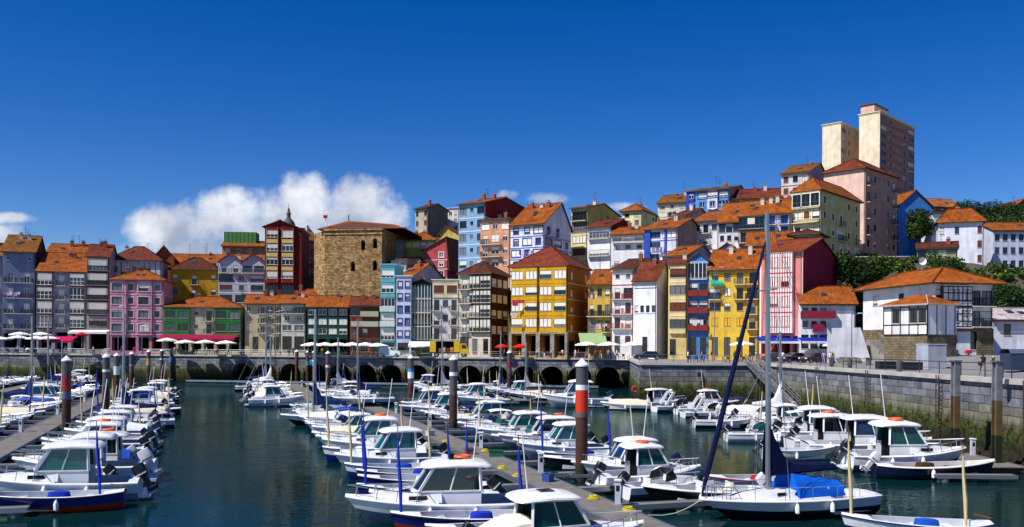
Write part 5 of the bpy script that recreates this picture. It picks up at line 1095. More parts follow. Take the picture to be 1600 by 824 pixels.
row(P1, -1, 33.2, [('ph_tarp', {'h': 1, 'off': -.1, 's': .95}), ('op_blue2', {'s': 1.0, 'off': 1.4}), ('op_blue', {'s': 1.0}), ('ph_dark', {'s': 1.0, 'l': 'large white cruiser with orange roof lifebuoy'}), ('cu_white', {}), ('op_blue', {'s': .95}), ('op_blue2', {}), ('op_blue', {'s': .9}), 'op_white', ('ph_teal', {}), 'cv_white', 'op_white', 'ph_teal_buoy', 'cc_white', 'cu_teal', 'cv_cream', 'ph_small', 'cu_white', 'ph_teal', 'cc_bblue', 'op_white', 'cv_white', 'ya_mid', 'ph_blue', 'cu_white'], '%s from near end, middle pontoon, left side', gap=2.6, towards=-1, fill=4, off=2.2, sc=1.04)
row(PL, 1, 38.5, ['op_blue', ('ph_teal', {'s': 1.1}), ('cc_bblue', {'s': .95, 'l': 'white boat with white outboard'}), ('ph_small', {'s': 1.25}), ('ph_dark', {'s': 1.0}), ('cv_blue', {}), ('op_black', {'s': 1.0, 'h': 1}), 'ph_teal_buoy', ('ph_teal', {}), 'op_navy', 'cu_white', 'ph_blue', 'cv_white', 'op_white', 'ph_teal', 'cu_bimini', 'ya_mid', 'cc_white', 'cu_cover', 'op_blue', 'cv_cream', 'cu_teal', 'ph_small', 'op_white', 'cc_bblue', 'ph_w2', 'cv_white', 'ph_blue', 'op_black', 'cu_white', 'ph_teal', 'op_green', 'cv_white', 'ph_navy', 'cc_white'], '%s from near end, left pontoon, right side', gap=2.6, towards=-1, fill=3, off=1.7)
row(PL, -1, 60, ['ph_blue', 'cu_white', 'ph_teal', 'op_white', 'cv_white', 'ph_dark', 'cc_bblue', 'ya_small', 'ph_teal_buoy', 'cu_teal', 'op_blue', 'ph_small', 'cv_cream', 'ph_navy', 'cc_white', 'cu_bimini', 'ya_mid', 'op_green', 'ph_blue', 'cv_white', 'ph_teal', 'cu_white', 'op_black', 'ph_small', 'cv_blue', 'cu_cover', 'cc_white', 'ph_teal'], '%s from near end, left pontoon, left side', gap=2.65, towards=1, fill=5)
row(P2, -1, 113, [('ph_teal', {'h': 1}), 'cc_black', 'cu_white', 'cv_white', 'cc_white', 'op_white', 'ph_small', 'cu_teal', 'cv_cream', 'ph_teal_buoy', 'cc_bblue', 'ya_small', 'cu_white', 'ph_blue', 'ya_mid', 'cv_white'], '%s from near end, rear middle pontoon, left side', gap=2.7, towards=1, fill=3)
row(P2, 1, 113, ['ya_mid', 'ph_teal_buoy', 'op_navy', 'ph_blue', 'cv_white', 'cu_bimini', 'ph_dark', 'cc_white', 'ya_small', 'op_blue', 'ph_teal', 'cv_cream', 'cu_white', 'ph_small', 'cc_white'], '%s from near end, rear middle pontoon, right side', gap=2.6, towards=-1, fill=3)
row(P5, -1, 118, ['ph_dark', 'cu_teal', 'ph_teal', 'op_white', 'cv_white', 'ph_blue', 'cu_bimini', 'cc_white', 'ya_small', 'cv_cream', 'ph_teal_buoy'], '%s from near end, pontoon near arches, left side', gap=2.75, towards=-1, fill=4)
row(P5, 1, 118, ['op_green', 'cc_white', 'ph_small', 'cv_cream', 'ya_small', 'cu_white', 'ph_teal', 'cv_blue', 'op_white', 'ya_mid'], '%s from near end, pontoon near arches, right side', gap=2.9, towards=-1, fill=4)
row(PLL, 1, 134, ['ph_teal', 'cv_white', 'ya_mid', 'cu_white', 'op_white', 'ph_navy', 'cc_bblue', 'ph_small', 'cv_cream', 'ya_small', 'ph_blue', 'op_green', 'cu_bimini'], '%s from near end, farthest left pontoon, right side', gap=2.9, towards=-1, fill=5)
row(PLL, -1, 140, ['cv_white', 'ph_dark', 'cu_teal', 'op_blue', 'ph_teal', 'ya_small', 'cc_white', 'cv_cream'], '%s from near end, farthest left pontoon, left side', gap=3.0, towards=1, fill=6)
row(PRr, -1, 52.5, [('op_navy', {'s': 1.05}), ('ph_teal_buoy', {'s': 1.08}), ('cu_white', {}), ('ph_w2', {'s': 1.0}), ('ph_dark', {}), ('cc_white', {'l': 'white boat with black tilted outboard'}), ('ph_teal', {'s': 1.1}), ('cu_cover', {'h': -1, 's': .95}), 'cu_bimini', 'ph_small', 'ph_tarp', 'ya_small', 'cu_teal'], '%s from near end at right pontoon', gap=3.05, towards=1, off=.3, fill=3, sc=1.12)
for i, (k, x, y, h, l) in enumerate([
    ('ph_blue', 8.3, 113.5, (-1, .02), 'long white cruiser moored alone in front of the last two arches'),
    ('ph_navy', 24.6, 108.5, (1, .1), 'blue hulled cabin boat below the front quay, left of the gangway'),
    ('cr_arch', 20.6, 106.0, (1, .25), 'white cabin boat below the front quay, stern to open water'),
    ('cr_arch', 22.5, 97.5, (1, .15), 'white arch cruiser in the gap between the gangway and blue cabin boat'),
    ('ph_w2', 18.2, 110.0, (1, .2), 'white cruiser with red hull line nearest the short dark pontoon'),
    ('cu_white', 21.6, 101.6, (1, .1), 'white speedboat lying behind the arch cruiser off the right pontoon'),
    ('cv_cream', 13.8, 108.6, (-1, .1), 'cream covered boat below the corner of the front quay'),
    ('cu_teal', 20.6, 72.4, (1, .05), 'white teal-screened speedboat moored outside the right pontoon row'),
    ('cc_white', 20.2, 84.5, (1, -.05), 'white console boat moored outside the right pontoon row'),
    ('op_grey', 19.8, 61.0, (1, .05), 'pale grey open boat moored outside the right pontoon row'),
    ('op_red', 12.8, 47.2, (-1, -.3), 'open boat with red rail behind the big yacht mast'),
    ('op_white', 16.2, 35.6, (-1, .1), 'open white boat with wooden mast at the lower right edge'),
    ('ph_blue', -15.4, 160, (-1, 0), 'small white cabin boat alone in front of a middle arch')]):
    src = PROTO[k][0]; s = 1.35 if i == 0 else 1.0
    o = place_boat(k, x, y, h, '', s); o['label'] = l; o.scale = (s, s, s)
for k, v in list(PROTO.items()):
    if k not in used:
        for ch in list(v[0].children_recursive) + [v[0]]: bpy.data.objects.remove(ch)
# ---- mooring piles
def pile(px, yb, ytop, bands, label, Y=None, r=.35):
    a = on(px, yb) if Y is None else at(px, yb, Y); Yv = a.y; zt = at(px, ytop, Yv).z; root = thing('mooring_pile', label, 'mooring pile', (a.x, a.y, 0), 0, 'round steel piles holding the pontoons')
    b = MB(); g = mat('pile_grey', '4a4a4c', .6, var=.3, scale=1.5, bump=.2); rust = mat('pile_rust', '43261a', .85, var=.55, scale=1.6, bump=.5); wet = mat('pile_weed', '1c2210', .8, var=.4, scale=2)
    H = zt - .35; segs = []; z = -1.0
    prof = [(r,-1),(r,.9)]; ms = [wet]; prof.append((r, H*.52)); ms.append(rust)
    zz = H*.52
    for f0, f1, c in bands:
        if H*f0 > zz + .02: prof.append((r, H*f0)); ms.append(g if f0 > .6 else rust); zz = H*f0
        prof.append((r+.012, H*f0)); ms.append(paint(c)); prof.append((r+.012, H*f1)); ms.append(paint(c)); prof.append((r, H*f1)); ms.append(paint(c)); zz = H*f1
    if zz < H: prof.append((r, H)); ms.append(g)
    b.lathe(prof, ms, 20); b.build('shaft', root); c = MB(); c.lathe([(r+.05,H-.04),(r+.05,H+.06),(.02,H+.42)], paint('e6e8ec'), 20); c.build('cap', root)
    k = MB(); k.box(-r-.3, r+.3, -r-.3, -r-.22, .3, .48, STEEL); k.box(-r-.3, r+.3, r+.22, r+.3, .3, .48, STEEL); k.box(-r-.3,-r-.22,-r-.22,r+.22,.3,.48, STEEL); k.box(r+.22,r+.3,-r-.22,r+.22,.3,.48, STEEL); k.build('guide_collar', root)
PG = 'grey rusty pile with white cone cap'
pile(908.5, 752, 562, [(.555,.60,'5c5650'),(.60,.79,'c83214'),(.79,.835,'e2e2e6')], 'thick near pile with orange-red band and white ring above it')
pile(103.5, 684, 557, [(.50,.60,'4a5a78'),(.60,.80,'8c2430')], 'pile with dark red over blue band at the left pontoon')
pile(165.5, 654, 553, [(.76,.80,'dfe0e4')], PG + ' and thin white ring, left pontoon')
pile(182, 630, 552, [(.60,.78,'b8d4e8')], 'pile with pale blue patch, third at left pontoon')
pile(205.5, 615, 550, [(.70,.74,'8a8a90')], 'plain grey pile between the blue-patched and yellow-banded piles')
pile(232, 604, 547, [(.62,.80,'d8a414')], 'pile with a yellow band on the left pontoon')
pile(252.5, 597, 546, [(.72,.76,'c8ccd4')], 'pile with thin pale ring right of the yellow-banded pile')
pile(267, 596, 545, [(.62,.80,'2c84d0')], 'thin far pile with sky blue band in front of green house')
pile(42.5, 592, 544, [(.60,.80,'2ca49c')], 'far left pile with a turquoise band')
pile(641.5, 643, 555, [(.62,.74,'dfe4ea'),(.74,.80,'2c84c8')], 'pile with white and blue bands at the middle pontoon')
pile(708, 677, 556, [(.78,.83,'dfe0e4')], PG + ' and white ring, middle pontoon')
pile(463.5, 600, 547, [(.6,.8,'7a2420')], 'slim pile with dark red band, leftmost of the four before the arches')
pile(480.5, 600, 548, [(.58,.72,'3c8c84')], 'pile with green-blue band left of the bright blue-banded pile')
pile(490.5, 604, 548, [(.60,.74,'2c8ce0'),(.74,.78,'dfe4ea')], 'pile with bright blue band and white ring before the arches')
pile(512, 617, 549, [(.66,.72,'d8c8c4'),(.72,.80,'7c2c2c')], 'pile with dark red band and pale ring before the arches')
pile(715.5, 597, 547, [(.62,.80,'3c8c9c')], 'pile with turquoise band behind the white-ringed middle pile')
pile(748, 601, 548, [(.62,.76,'2c84d0')], 'pile with blue band in front of brown timber house')
pile(795.5, 619, 548, [(.66,.80,'7c2838')], 'pile with dull red band in front of the arcade house')
# steel H piles on the right wall
for i, (px, yt, yb, Y) in enumerate(((1357, 560, 640, 100), (1493, 565, 722, 61), (1558, 566, 722, 56))):
    a = at(px, 600, Y); root = thing('guide_pile', 'steel H-section guide pile by the right pontoon, %s from left' % ORD[i+1], 'guide pile', (a.x, a.y, 0), R(10), 'steel guide piles by the right wall'); b = MB(); m1 = mat('steel_pile', '7a7c80', .5, var=.4, scale=1.2); m2 = mat('pile_ochre', '5e4a28', .85, var=.5, scale=1.4); zt = at(px, yt, Y).z
    for z0, z1, m in ((-1, 2.2, mat('pile_weed', '1c2210')), (2.2, 4.4, m2), (4.4, zt, m1)):
        b.box(-.22,.22,-.22,-.17,z0,z1,m); b.box(-.22,.22,.17,.22,z0,z1,m); b.box(-.03,.03,-.17,.17,z0,z1,m)
    b.build('shaft', root); c = MB(); c.box(-.3,.3,-.3,.3,zt,zt+.08, paint('5a5e64')); c.build('cap', root)
for i, Y in enumerate((40, 50, 62, 78, 94)): p = P1.c(Y) + P1.v*1.0; pedestal('grey-white service pedestal, %s from the near end of the middle pontoon' % ORD[i+1], p)
for i, Y in enumerate((48, 58, 72, 90, 110, 130)): p = PL.c(Y) - PL.v*.9; pedestal('white service pedestal, %s from the near end of the left pontoon' % ORD[i+1], p)
for i, Y in enumerate((118, 128, 140, 152)): p = P2.c(Y) + P2.v*.8; pedestal('white service pedestal, %s from near on pontoon before the arches' % ORD[i+1], p)
for i, Y in enumerate((60, 72, 86, 100)): p = PRr.c(Y) + PRr.v*.9; pedestal('white service pedestal, %s from near on the right pontoon' % ORD[i+1], p)
# gangway
def gangway():
    T, Bt = Vector((32.3, 120, QZ+.05)), Vector((33.0, 103.5, .75)); d = Bt-T; rz = math.atan2(d.y, d.x); root = thing('gangway', 'sloping aluminium gangway with railings from the quay to the right pontoon', 'gangway', (T.x, T.y, 0), rz); L = Vector((d.x, d.y, 0)).length; al = metal('b0b2b4', .4); dz = d.z
    f = MB(); f.face([(0,-.7,T.z),(L,-.7,Bt.z),(L,.7,Bt.z),(0,.7,T.z)], PLANK); f.face([(0,-.7,T.z-.12),(L,-.7,Bt.z-.12),(L,.7,Bt.z-.12),(0,.7,T.z-.12)], al)
    for sg in (1,-1): f.bar((0,sg*.72,T.z-.06),(L,sg*.72,Bt.z-.06), .14, al)
    f.build('ramp', root)
    for sg in (1, -1):
        r = MB()
        for h in (.4, .75, 1.15): r.bar((0,sg*.76,T.z+h),(L,sg*.76,Bt.z+h), .10, al)
        n = 12
        for i in range(n+1):
            x = L*i/n; z = T.z+dz*i/n; r.bar((x,sg*.76,z),(x,sg*.76,z+1.15), .06, al)
            if i < n: x2 = L*(i+1)/n; r.bar((x,sg*.76,z+1.15 if i%2 else z+.05),(x2,sg*.76,T.z+dz*(i+1)/n+(.05 if i%2 else 1.15)), .05, al)
        r.build('truss_railing', root)
gangway()
def ramp2():
    root = thing('gangway', 'light grey ramp beside the last arch down to the short dark pontoon', 'gangway', (14.8, 116.0, 0), R(58)); b = MB(); b.face([(0,-1.0,.62),(0,1.0,.62),(24,1.0,3.9),(24,-1.0,3.9)], mat('ramp_deck', 'a49c94', .8, var=.2)); b.box(0,24,-1.06,-1.0,.5,.64, STEEL); b.build('ramp', root)
    return root
b = MB(); root = thing('lifebuoy', 'red and white lifebuoy hanging above the dark-sided short pontoon', 'lifebuoy', on(992, 620, .5)); ring(b, (0,0,1.1), .40, .12, paint('c8382c'), axis='y'); b.build('ring', root); b = MB(); b.tube([(0,.15,0),(0,.15,1.6)], .04, STEEL); b.build('post', root)
# open-water mooring masts / thin poles of small yachts are parts of the yachts

# ---- bits on the pontoons
def coil(label, p, col='c8b428'):
    root = thing('rope_coil', label, 'rope', p, 0, 'rope coils on the pontoons'); b = MB()
    for k in range(3): ring(b, (rnd.uniform(-.03,.03), rnd.uniform(-.03,.03), .035+.06*k), .26-.05*k, .035, cloth(col), 14, 6)
    b.build('coil', root)
for i, (Y, s_) in enumerate(((38.5, 1), (41.5, .6), (49, -.9), (52, -.8), (60, .9), (66, -.7))):
    p = P1.c(Y) + P1.v*s_*.8; p.z = .48; coil('yellow rope coil on the middle pontoon, %s from the near end' % ORD[i+1], p)
for i, (Y, s_, c_, w_, lab, nm) in enumerate(((57.5, .7, '1c5c40', .9, 'dark green tub on the middle pontoon edge', 'plastic_tub'), (59, -.7, '8a6a48', .7, 'wooden crate with fishing floats on the middle pontoon', 'fish_crate'), (71, -.6, 'b8bcc4', .6, 'pale plastic crate on the middle pontoon', 'fish_crate'), (47, .3, '2c4c8c', .6, 'blue plastic crate on the middle pontoon', 'fish_crate'))):
    p = P1.c(Y) + P1.v*s_; p.z = .48; root = thing(nm, lab, 'tub' if 'tub' in nm else 'crate', p, R(20*i)); b = MB(); m = paint(c_)
    b.box(-w_/2, w_/2, -w_*.35, w_*.35, .0, .05, m)
    for q in ((-w_/2,-w_/2+.04,-w_*.35,w_*.35),(w_/2-.04,w_/2,-w_*.35,w_*.35),(-w_/2+.04,w_/2-.04,-w_*.35,-w_*.35+.04),(-w_/2+.04,w_/2-.04,w_*.35-.04,w_*.35)): b.box(*q, .05, .42, m)
    b.build('crate_body', root); b = MB(); b.box(-w_/2-.03, w_/2+.03, -w_*.35-.03, -w_*.35, .34, .42, m); b.box(-w_/2-.03, w_/2+.03, w_*.35, w_*.35+.03, .34, .42, m); b.build('rim', root)
# mooring lines from bows to the pontoon
def moorline(label, a, b_):
    root = thing('mooring_line', label, 'rope', a, 0, 'mooring lines'); q = MB(); d = Vector(b_)-Vector(a); q.tube([(d.x*t, d.y*t, d.z*t-.25*math.sin(math.pi*t)) for t in (0,.25,.5,.75,1)], .02, cloth('c8c4b4'), 5); q.build('rope', root)
ppc = P1.c(37.3) + P1.v*1.15; moorline('mooring line from the pontoon edge to the big yacht bow', (ppc.x, ppc.y, .5), (ppc.x+2.4, ppc.y+.9, 1.0))
# ================================================================ STREET
def gz(x, y):      # street height
    return QZ
def street(px, y_line, Y):      # place on quay at pixel column and depth
    a, _ = unroll(px, y_line); return Vector((a*Y, Y, QZ))
def parasol(px, ytop, Y, col, label, w=3.4, group=None):
    zt = at(px, ytop, Y).z; p = street(px, ytop, Y); base = min(QZ, zt-2.3); root = thing('parasol', label, 'parasol', p, R(rnd.uniform(0, 40)), group); h = max(2.6, min(zt - QZ, 4.6))
    b = MB(); m = cloth(col); n = 8; rows = [[(w/2*math.cos(2*math.pi*k/n), w/2*math.sin(2*math.pi*k/n), h-.75) for k in range(n)], [(w/2*math.cos(2*math.pi*k/n), w/2*math.sin(2*math.pi*k/n), h-.55) for k in range(n)], [(w/4*math.cos(2*math.pi*k/n), w/4*math.sin(2*math.pi*k/n), h-.22) for k in range(n)], [(.05*math.cos(2*math.pi*k/n), .05*math.sin(2*math.pi*k/n), h) for k in range(n)]]
    b.grid(rows, m, smooth=False, closed=True); b.build('canopy', root); q = MB(); q.tube([(0,0,0),(0,0,h-.05)], .04, paint('c8c4bc')); q.build('pole', root); q = MB(); q.lathe([(.02,0.004),(.32,0.004),(.32,.09),(.05,.12)], paint('6a6a6a'), 10); q.build('base', root)
GP = 'cafe parasols along the quay'
for px, yt, Y, col, lab in [(31,514,189,'e8e4e2','white parasol, upper left one by the grey-blue house'), (64,514,189,'e8e4e2','white parasol in the back row, second from photo left'), (0,526,184,'e8e4e2','white parasol cut by the left photo edge'), (28,524,184,'e8e4e2','white parasol in the front row below the grey-blue house'), (57,525,184,'e8e4e2','white parasol in the front row, left of its close twin'), (76,525,184,'e8e4e2','white parasol next to the magenta awning'), (128,512,188,'a81838','small dark red parasol in front of the black galleries'),
    (261,528,181,'ece4dc','white parasol at the left end of the green house terrace'), (290,531,180,'ece4dc','second white parasol before the green house terrace'), (321,531,180,'ece4dc','third white parasol before the green house terrace'), (353,532,180,'ece4dc','fourth white parasol, right end of the green house terrace'),
    (487,535,178,'f0eee8','white parasol at the left end of the long terrace row'), (508,535,178,'f0eee8','second white parasol of the long terrace row'), (529,535,177.5,'f0eee8','third white parasol of the long terrace row'), (550,535,177,'f0eee8','fourth white parasol of the long terrace row'), (571,535,176.5,'f0eee8','fifth white parasol of the long terrace row'), (590,536,176,'f0eee8','sixth white parasol of the row, beside the white van'),
    (658,537,174,'e8e8e4','grey-white parasol left of the yellow truck'), (784,541,170,'d42018','small red parasol, left of the pair near the arcade'), (812,540,169,'d42018','small red parasol under the arcade edge, right of the pair'),
    (916,534,163,'f0eee8','white parasol below the green awning'), (951,534,162,'f0eee8','white parasol before the red and white house'), (987,534,161,'f0eee8','white parasol before the blue door'), (1160,533,150,'f0ede6','white parasol before the yellow house, left of blue awning'), (1310,533,124,'f0f0ee','white parasol in front of the low white house')]:
    parasol(px, yt, Y, col, lab, w=4.4 if Y > 175 and col != 'a81838' and col != 'd42018' else (2.6 if col in ('a81838','d42018') else 4.2), group=GP)
def awning(x0, x1, yt, yb, Y, col, label, dep=3.0, fringe=None):
    a, c = at(x0, yt, Y), at(x1, yt, Y); z1 = a.z; z0 = at(x0, yb, Y-dep).z; root = thing('awning', label, 'awning', (a.x, Y, 0)); b = MB(); W = c.x-a.x; m = cloth(col); n = 8
    for i in range(n): b.box(0, 1, 0, 1, 0, 1, m, M=Matrix(((W/n, 0, 0, W*i/n), (0, -dep, 0, 0), (0, -(z1-z0), .05, z1), (0, 0, 0, 1))), skip='lr')
    b.build('canvas', root); f = MB(); f.box(0, W, -dep-.02, -dep, z0-.35, z0-.01, cloth(fringe or col)); f.build('valance', root)
    p = MB()
    for x in (.05, W-.05): p.tube([(x, 0, z0), (x, -dep, z0)], .03, STEEL, 5)
    p.build('arm', root)
awning(80, 122, 526, 533, 187, 'b0184c', 'magenta awning with fringe over the terrace below brown bays')
awning(255, 372, 523, 530, 187, '8c1c3c', 'long dark red awning across the green tavern front')
awning(113, 173, 516, 519, 190, 'd8d4cc', 'pale awning over the shops below the black galleries', 2.0)
awning(904, 945, 521, 537, 169, '8ea878', 'pale green sloping awning beside the mustard corner house', 4.5)
awning(1178, 1240, 527, 533, 138, '142a94', 'deep blue awning below the striped pink house', 3.0, 'd8dcec')
awning(1243, 1296, 528, 533, 133, '142a94', 'deep blue awning below the low white house', 3.0, 'd8dcec')
awning(640, 676, 534, 540, 178, 'e2e2de', 'white awning behind the parasol left of the yellow truck', 2.6)
awning(1108, 1128, 437, 444, 158, '2aa08c', 'small turquoise awning on upper floor of yellow house', 1.6)
# ---- vehicles
def wheels(root, xs, hw, r=.32):
    for x in xs:
        for sg in (1, -1):
            w = link('wheel', None, root, (x, sg*hw, r)); t = MB(); t.tube([(0,-.1,0),(0,.1,0)], r, BLK, 16); t.build('tyre', w); t = MB(); t.tube([(0,-.105,0),(0,.105,0)], r*.6, metal('b8bcc2', .3), 12); t.build('rim', w)
def car(label, p, rz, col, van=False, L=4.3, W=1.75):
    root = thing('parked_car' if not van else 'parked_van', label, 'car' if not van else 'van', p, rz); body = MB(); gl = MB(); m = mat('carpaint_'+col, col, .25, var=0, coat=.6); h = 1.45 if not van else 1.85
    if van: prof = [(-L/2,.45),(-L/2+.02,1.0),(-L/2+.08,h-.1),(-L/2+.4,h),(.55,h),(1.15,1.15),(L/2-.2,.92),(L/2,.62),(L/2,.4)]; gtop = (.42, h-.1); cab = [(.15,1.12),(1.08,1.12),(.52,h-.12),(.15,h-.12)]
    else: prof = [(-L/2,.45),(-L/2+.05,.9),(-L/2+.5,1.0),(-L/2+.95,h-.04),(-.3,h),(.35,h-.05),(1.05,.98),(L/2-.25,.82),(L/2,.6),(L/2,.4)]; cab = [(-L/2+.65,1.0),(.92,1.0),(.32,h-.1),(-L/2+1.05,h-.1)]
    low = [(L/2,.28),(-L/2,.28)]
    secs = []
    for y, k in ((-1,.0),(-.96,.6),(-.8,1),(0,1.02),(.8,1),(.96,.6),(1,.0)):
        row = []
        for x, z in prof + low:
            zz = z; yy = y*W/2
            if z > 1.0: yy *= .86
            row.append((x*(.97+.03*k), yy, zz if z < 1.0 else 1.0+(z-1.0)*(1 if abs(y) < .9 else .96)))
        secs.append(row)
    body.grid(secs, m, smooth=True, closed=True); body.face(secs[0][::-1], m); body.face(secs[-1], m); body.build('body', root)
    for sg in (1, -1):
        gl.face([(x, sg*(W/2*.875 + (.0 if z < 1.05 else -.005)), z) for x, z in cab], GLASS)
    a, b_ = (cab[1], cab[2]); gl.face([(a[0]+.10,-W*.36,a[1]-.02),(a[0]+.10,W*.36,a[1]-.02),(b_[0]+.12,W*.33,b_[1]+.03),(b_[0]+.12,-W*.33,b_[1]+.03)], GLASS)
    gl.face([(cab[0][0]-.14,-W*.36,1.0),(cab[0][0]-.14,W*.36,1.0),(cab[3][0]-.12,W*.33,h-.08),(cab[3][0]-.12,-W*.33,h-.08)], GLASS) if not van else None
    gl.build('car_window', root); wheels(root, (-L/2+.75, L/2-.8), W/2-.09)
    for sg in (1, -1):
        l = MB(); l.box(L/2-.06, L/2+.015, sg*W*.36-.16, sg*W*.36+.16, .6, .76, paint('e0e4e8')); l.build('headlight', root); l = MB(); l.box(-L/2-.015, -L/2+.08, sg*W*.38-.11, sg*W*.38+.11, .68, .9, paint('a01018')); l.build('taillight', root)
    b = MB(); b.box(L/2-.03, L/2+.05, -W*.45, W*.45, .3, .46, BLK); b.box(-L/2-.05, -L/2+.03, -W*.45, W*.45, .3, .46, BLK); b.build('bumper', root); return root
car('white delivery van parked beside the parasol row', street(610, 548, 176), R(-4), 'e4e6ea', True, 4.4)
car('black estate car parked in front of the blue door', street(1012, 548, 152), R(178), '0c0e12', L=4.6)
car('dark blue car under the left end of the blue awnings', street(1240, 548, 128), R(-160), '101c38')
car('dark car parked before the low white house', street(1272, 548, 126), R(-155), '24242c')
car('silver grey car half hidden behind railings by the striped house', street(1215, 548, 131), R(10), '3a3e48')
def truck():
    root = thing('delivery_truck', 'yellow open-sided delivery truck parked before the brown timber house', 'truck', street(702, 550, 168) , R(2)); y = mat('truck_yellow', 'e8b800', .35, var=.05, coat=.3)
    b = MB(); b.box(-3.6, 2.0, -1.15, 1.15, .75, .95, BLK); b.build('chassis', root)
    b = MB(); b.box(-3.6, -2.5, -1.18, 1.18, .95, 3.0, y); b.box(.9, 2.0, -1.18, 1.18, .95, 3.0, y); b.box(-3.6, 2.0, .9, 1.18, .95, 3.0, y); b.box(-3.6, 2.0, -1.18, 1.18, 3.0, 3.1, paint('c8c4a0')); b.box(-2.5,.9,-.2,-.15,.95,3.0, DARK); b.build('box_body', root)
    c = MB(); c.grid([[(2.1,s,.7),(2.1,s,2.6),(3.1,s,2.6),(3.5,s,1.7),(3.6,s,.7)] for s in (-1.12,-1.05,1.05,1.12)], y, closed=True, smooth=False); c.face([(2.1,-1.12,.7),(2.1,-1.12,2.6),(3.1,-1.12,2.6),(3.5,-1.12,1.7),(3.6,-1.12,.7)], y); c.face([(2.1,1.12,.7),(2.1,1.12,2.6),(3.1,1.12,2.6),(3.5,1.12,1.7),(3.6,1.12,.7)], y); c.build('cab', root)
    g = MB(); g.face([(2.35,-1.135,1.65),(3.38,-1.135,1.65),(3.05,-1.135,2.4),(2.35,-1.135,2.4)], GLASS); g.face([(3.54,-1,1.68),(3.54,1,1.68),(3.15,1,2.5),(3.15,-1,2.5)], GLASS); g.build('cab_window', root)
    wheels(root, (-2.4, 2.7), 1.0, .45)
    for i, (x, z, c_) in enumerate(((-2.0,.96,'8a6a3a'),(-1.3,.96,'c8b088'),(-.5,.96,'9a3c28'),(.2,.96,'c8a030'))):
        k = MB(); k.box(x, x+.6, -1.0, -.4, z, z+.7+.2*(i%2), paint(c_)); k.box(x-.02, x+.62, -1.02, -.38, z+.3, z+.34, BLK); tag(k.build('crate', None, root.location, root.rotation_euler.z), 'crate inside the yellow truck, %s from its rear' % ORD[i+1], 'crate')
truck()
# ---- street lamps
def lamp(px, ytop, Y, label, arm=1):
    p = street(px, ytop, Y); zt = at(px, ytop, Y).z - QZ; root = thing('street_lamp', label, 'street lamp', p, 0, 'street lamps on the quay'); b = MB(); m = metal('8c9298', .4); b.lathe([(.16,0),(.16,.3),(.08,.5),(.05,zt)], m, 8); b.build('pole', root)
    for sg in ((-1, 1) if arm == 2 else (1,)): a = MB(); a.tube([(0,0,zt-.15),(sg*1.1,0,zt)], .035, m, 5); a.build('arm', root); a = MB(); a.box(sg*1.1-.35, sg*1.1+.35, -.14, .14, zt-.02, zt+.1, paint('c8ccd0')); a.build('lamp_head', root)
lamp(185, 478, 180, 'slim street lamp in front of the pink house', 1); lamp(431, 486, 176, 'tall twin-armed street lamp before the cream house', 2); lamp(222, 508, 178, 'low street lamp right of the pink house front', 1)
lamp(1117, 418, 146, 'tall street lamp in front of the yellow balcony house', 2); lamp(729, 480, 168, 'street lamp in front of the brown timber house', 1); lamp(1331, 490, 108, 'street lamp beside the low white house', 1)
# ---- people
SKIN = mat('skin', 'b07858', .6, var=0)
_ppl = {}
def person(label, p, rz, top, leg, pose='stand', skirt=False, hat=None, bag=None):
    key = (top, leg, pose, skirt)
    if key not in _ppl:
        bm = bmesh.new(); sk = bm.verts.layers.skin.verify(); J = {}
        def v(n, co, r): q = bm.verts.new(co); q[sk].radius = (r, r*.8 if n in ('chest','waist','hip') else r); J[n] = q; return q
        st = .28 if pose == 'walk' else .05
        v('hip',(0,0,.92),.15); v('waist',(0,0,1.08),.13); v('chest',(0,0,1.32),.16); v('neck',(0,0,1.49),.055); v('head',(.01,0,1.60),.095); v('crown',(.0,0,1.70),.08)
        for s, k in ((1,'l'),(-1,'r')):
            f = st*s
            v('th'+k,(0,s*.09,.86),.09); v('kn'+k,(f*.6+.03,s*.10,.48),.062); v('an'+k,(f-.02,s*.10,.09),.042); v('to'+k,(f+.14,s*.11,.045),.04)
            v('sh'+k,(0,s*.19,1.42),.06); v('el'+k,(-f*.45-.02,s*.25,1.13),.045); v('wr'+k,(-f*.7+.08,s*.24,.90),.032); v('ha'+k,(-f*.75+.11,s*.23,.81),.035)
        for a, b_ in (('hip','waist'),('waist','chest'),('chest','neck'),('neck','head'),('head','crown')) + tuple((x+k, y+k) for k in 'lr' for x, y in (('th','kn'),('kn','an'),('an','to'),('sh','el'),('el','wr'),('wr','ha'))): bm.edges.new((J[a], J[b_]))
        for k in 'lr': bm.edges.new((J['hip'], J['th'+k])); bm.edges.new((J['chest'], J['sh'+k]))
        J['hip'][sk].use_root = True
        me = bpy.data.meshes.new('tmp'); bm.to_mesh(me); o = bpy.data.objects.new('tmp', me); C.objects.link(o); o.modifiers.new('s', 'SKIN'); sb = o.modifiers.new('u', 'SUBSURF'); sb.levels = 1
        dg = bpy.context.evaluated_depsgraph_get(); me2 = bpy.data.meshes.new_from_object(o.evaluated_get(dg)); bpy.data.objects.remove(o); me2.name = 'body'
        me2.materials.clear(); hair = mat('hair_dark', '2a1c14', .8)
        for m in (SKIN, cloth(top), cloth(leg), hair, BLK): me2.materials.append(m)
        for f in me2.polygons:
            c = f.center; arm = abs(c.y) > .20 and c.z < 1.30
            f.use_smooth = True
            if c.z > 1.50: f.material_index = 3 if (c.z > 1.66 or c.x < -.01) else 0
            elif arm: f.material_index = 0
            elif c.z > .95: f.material_index = 1
            elif c.z > (.5 if skirt else .10): f.material_index = 2
            elif c.z > .10: f.material_index = 0
            else: f.material_index = 4
        _ppl[key] = me2
    root = thing('person', label, 'person', p, rz, None); link('body', _ppl[key], root)
    if bag: b = MB(); rbox(b, .24, .16, .75, 1.08, cloth(bag), cx=-.05, camber=0, e=.5); b.build('bag', root, (0,.30,0))
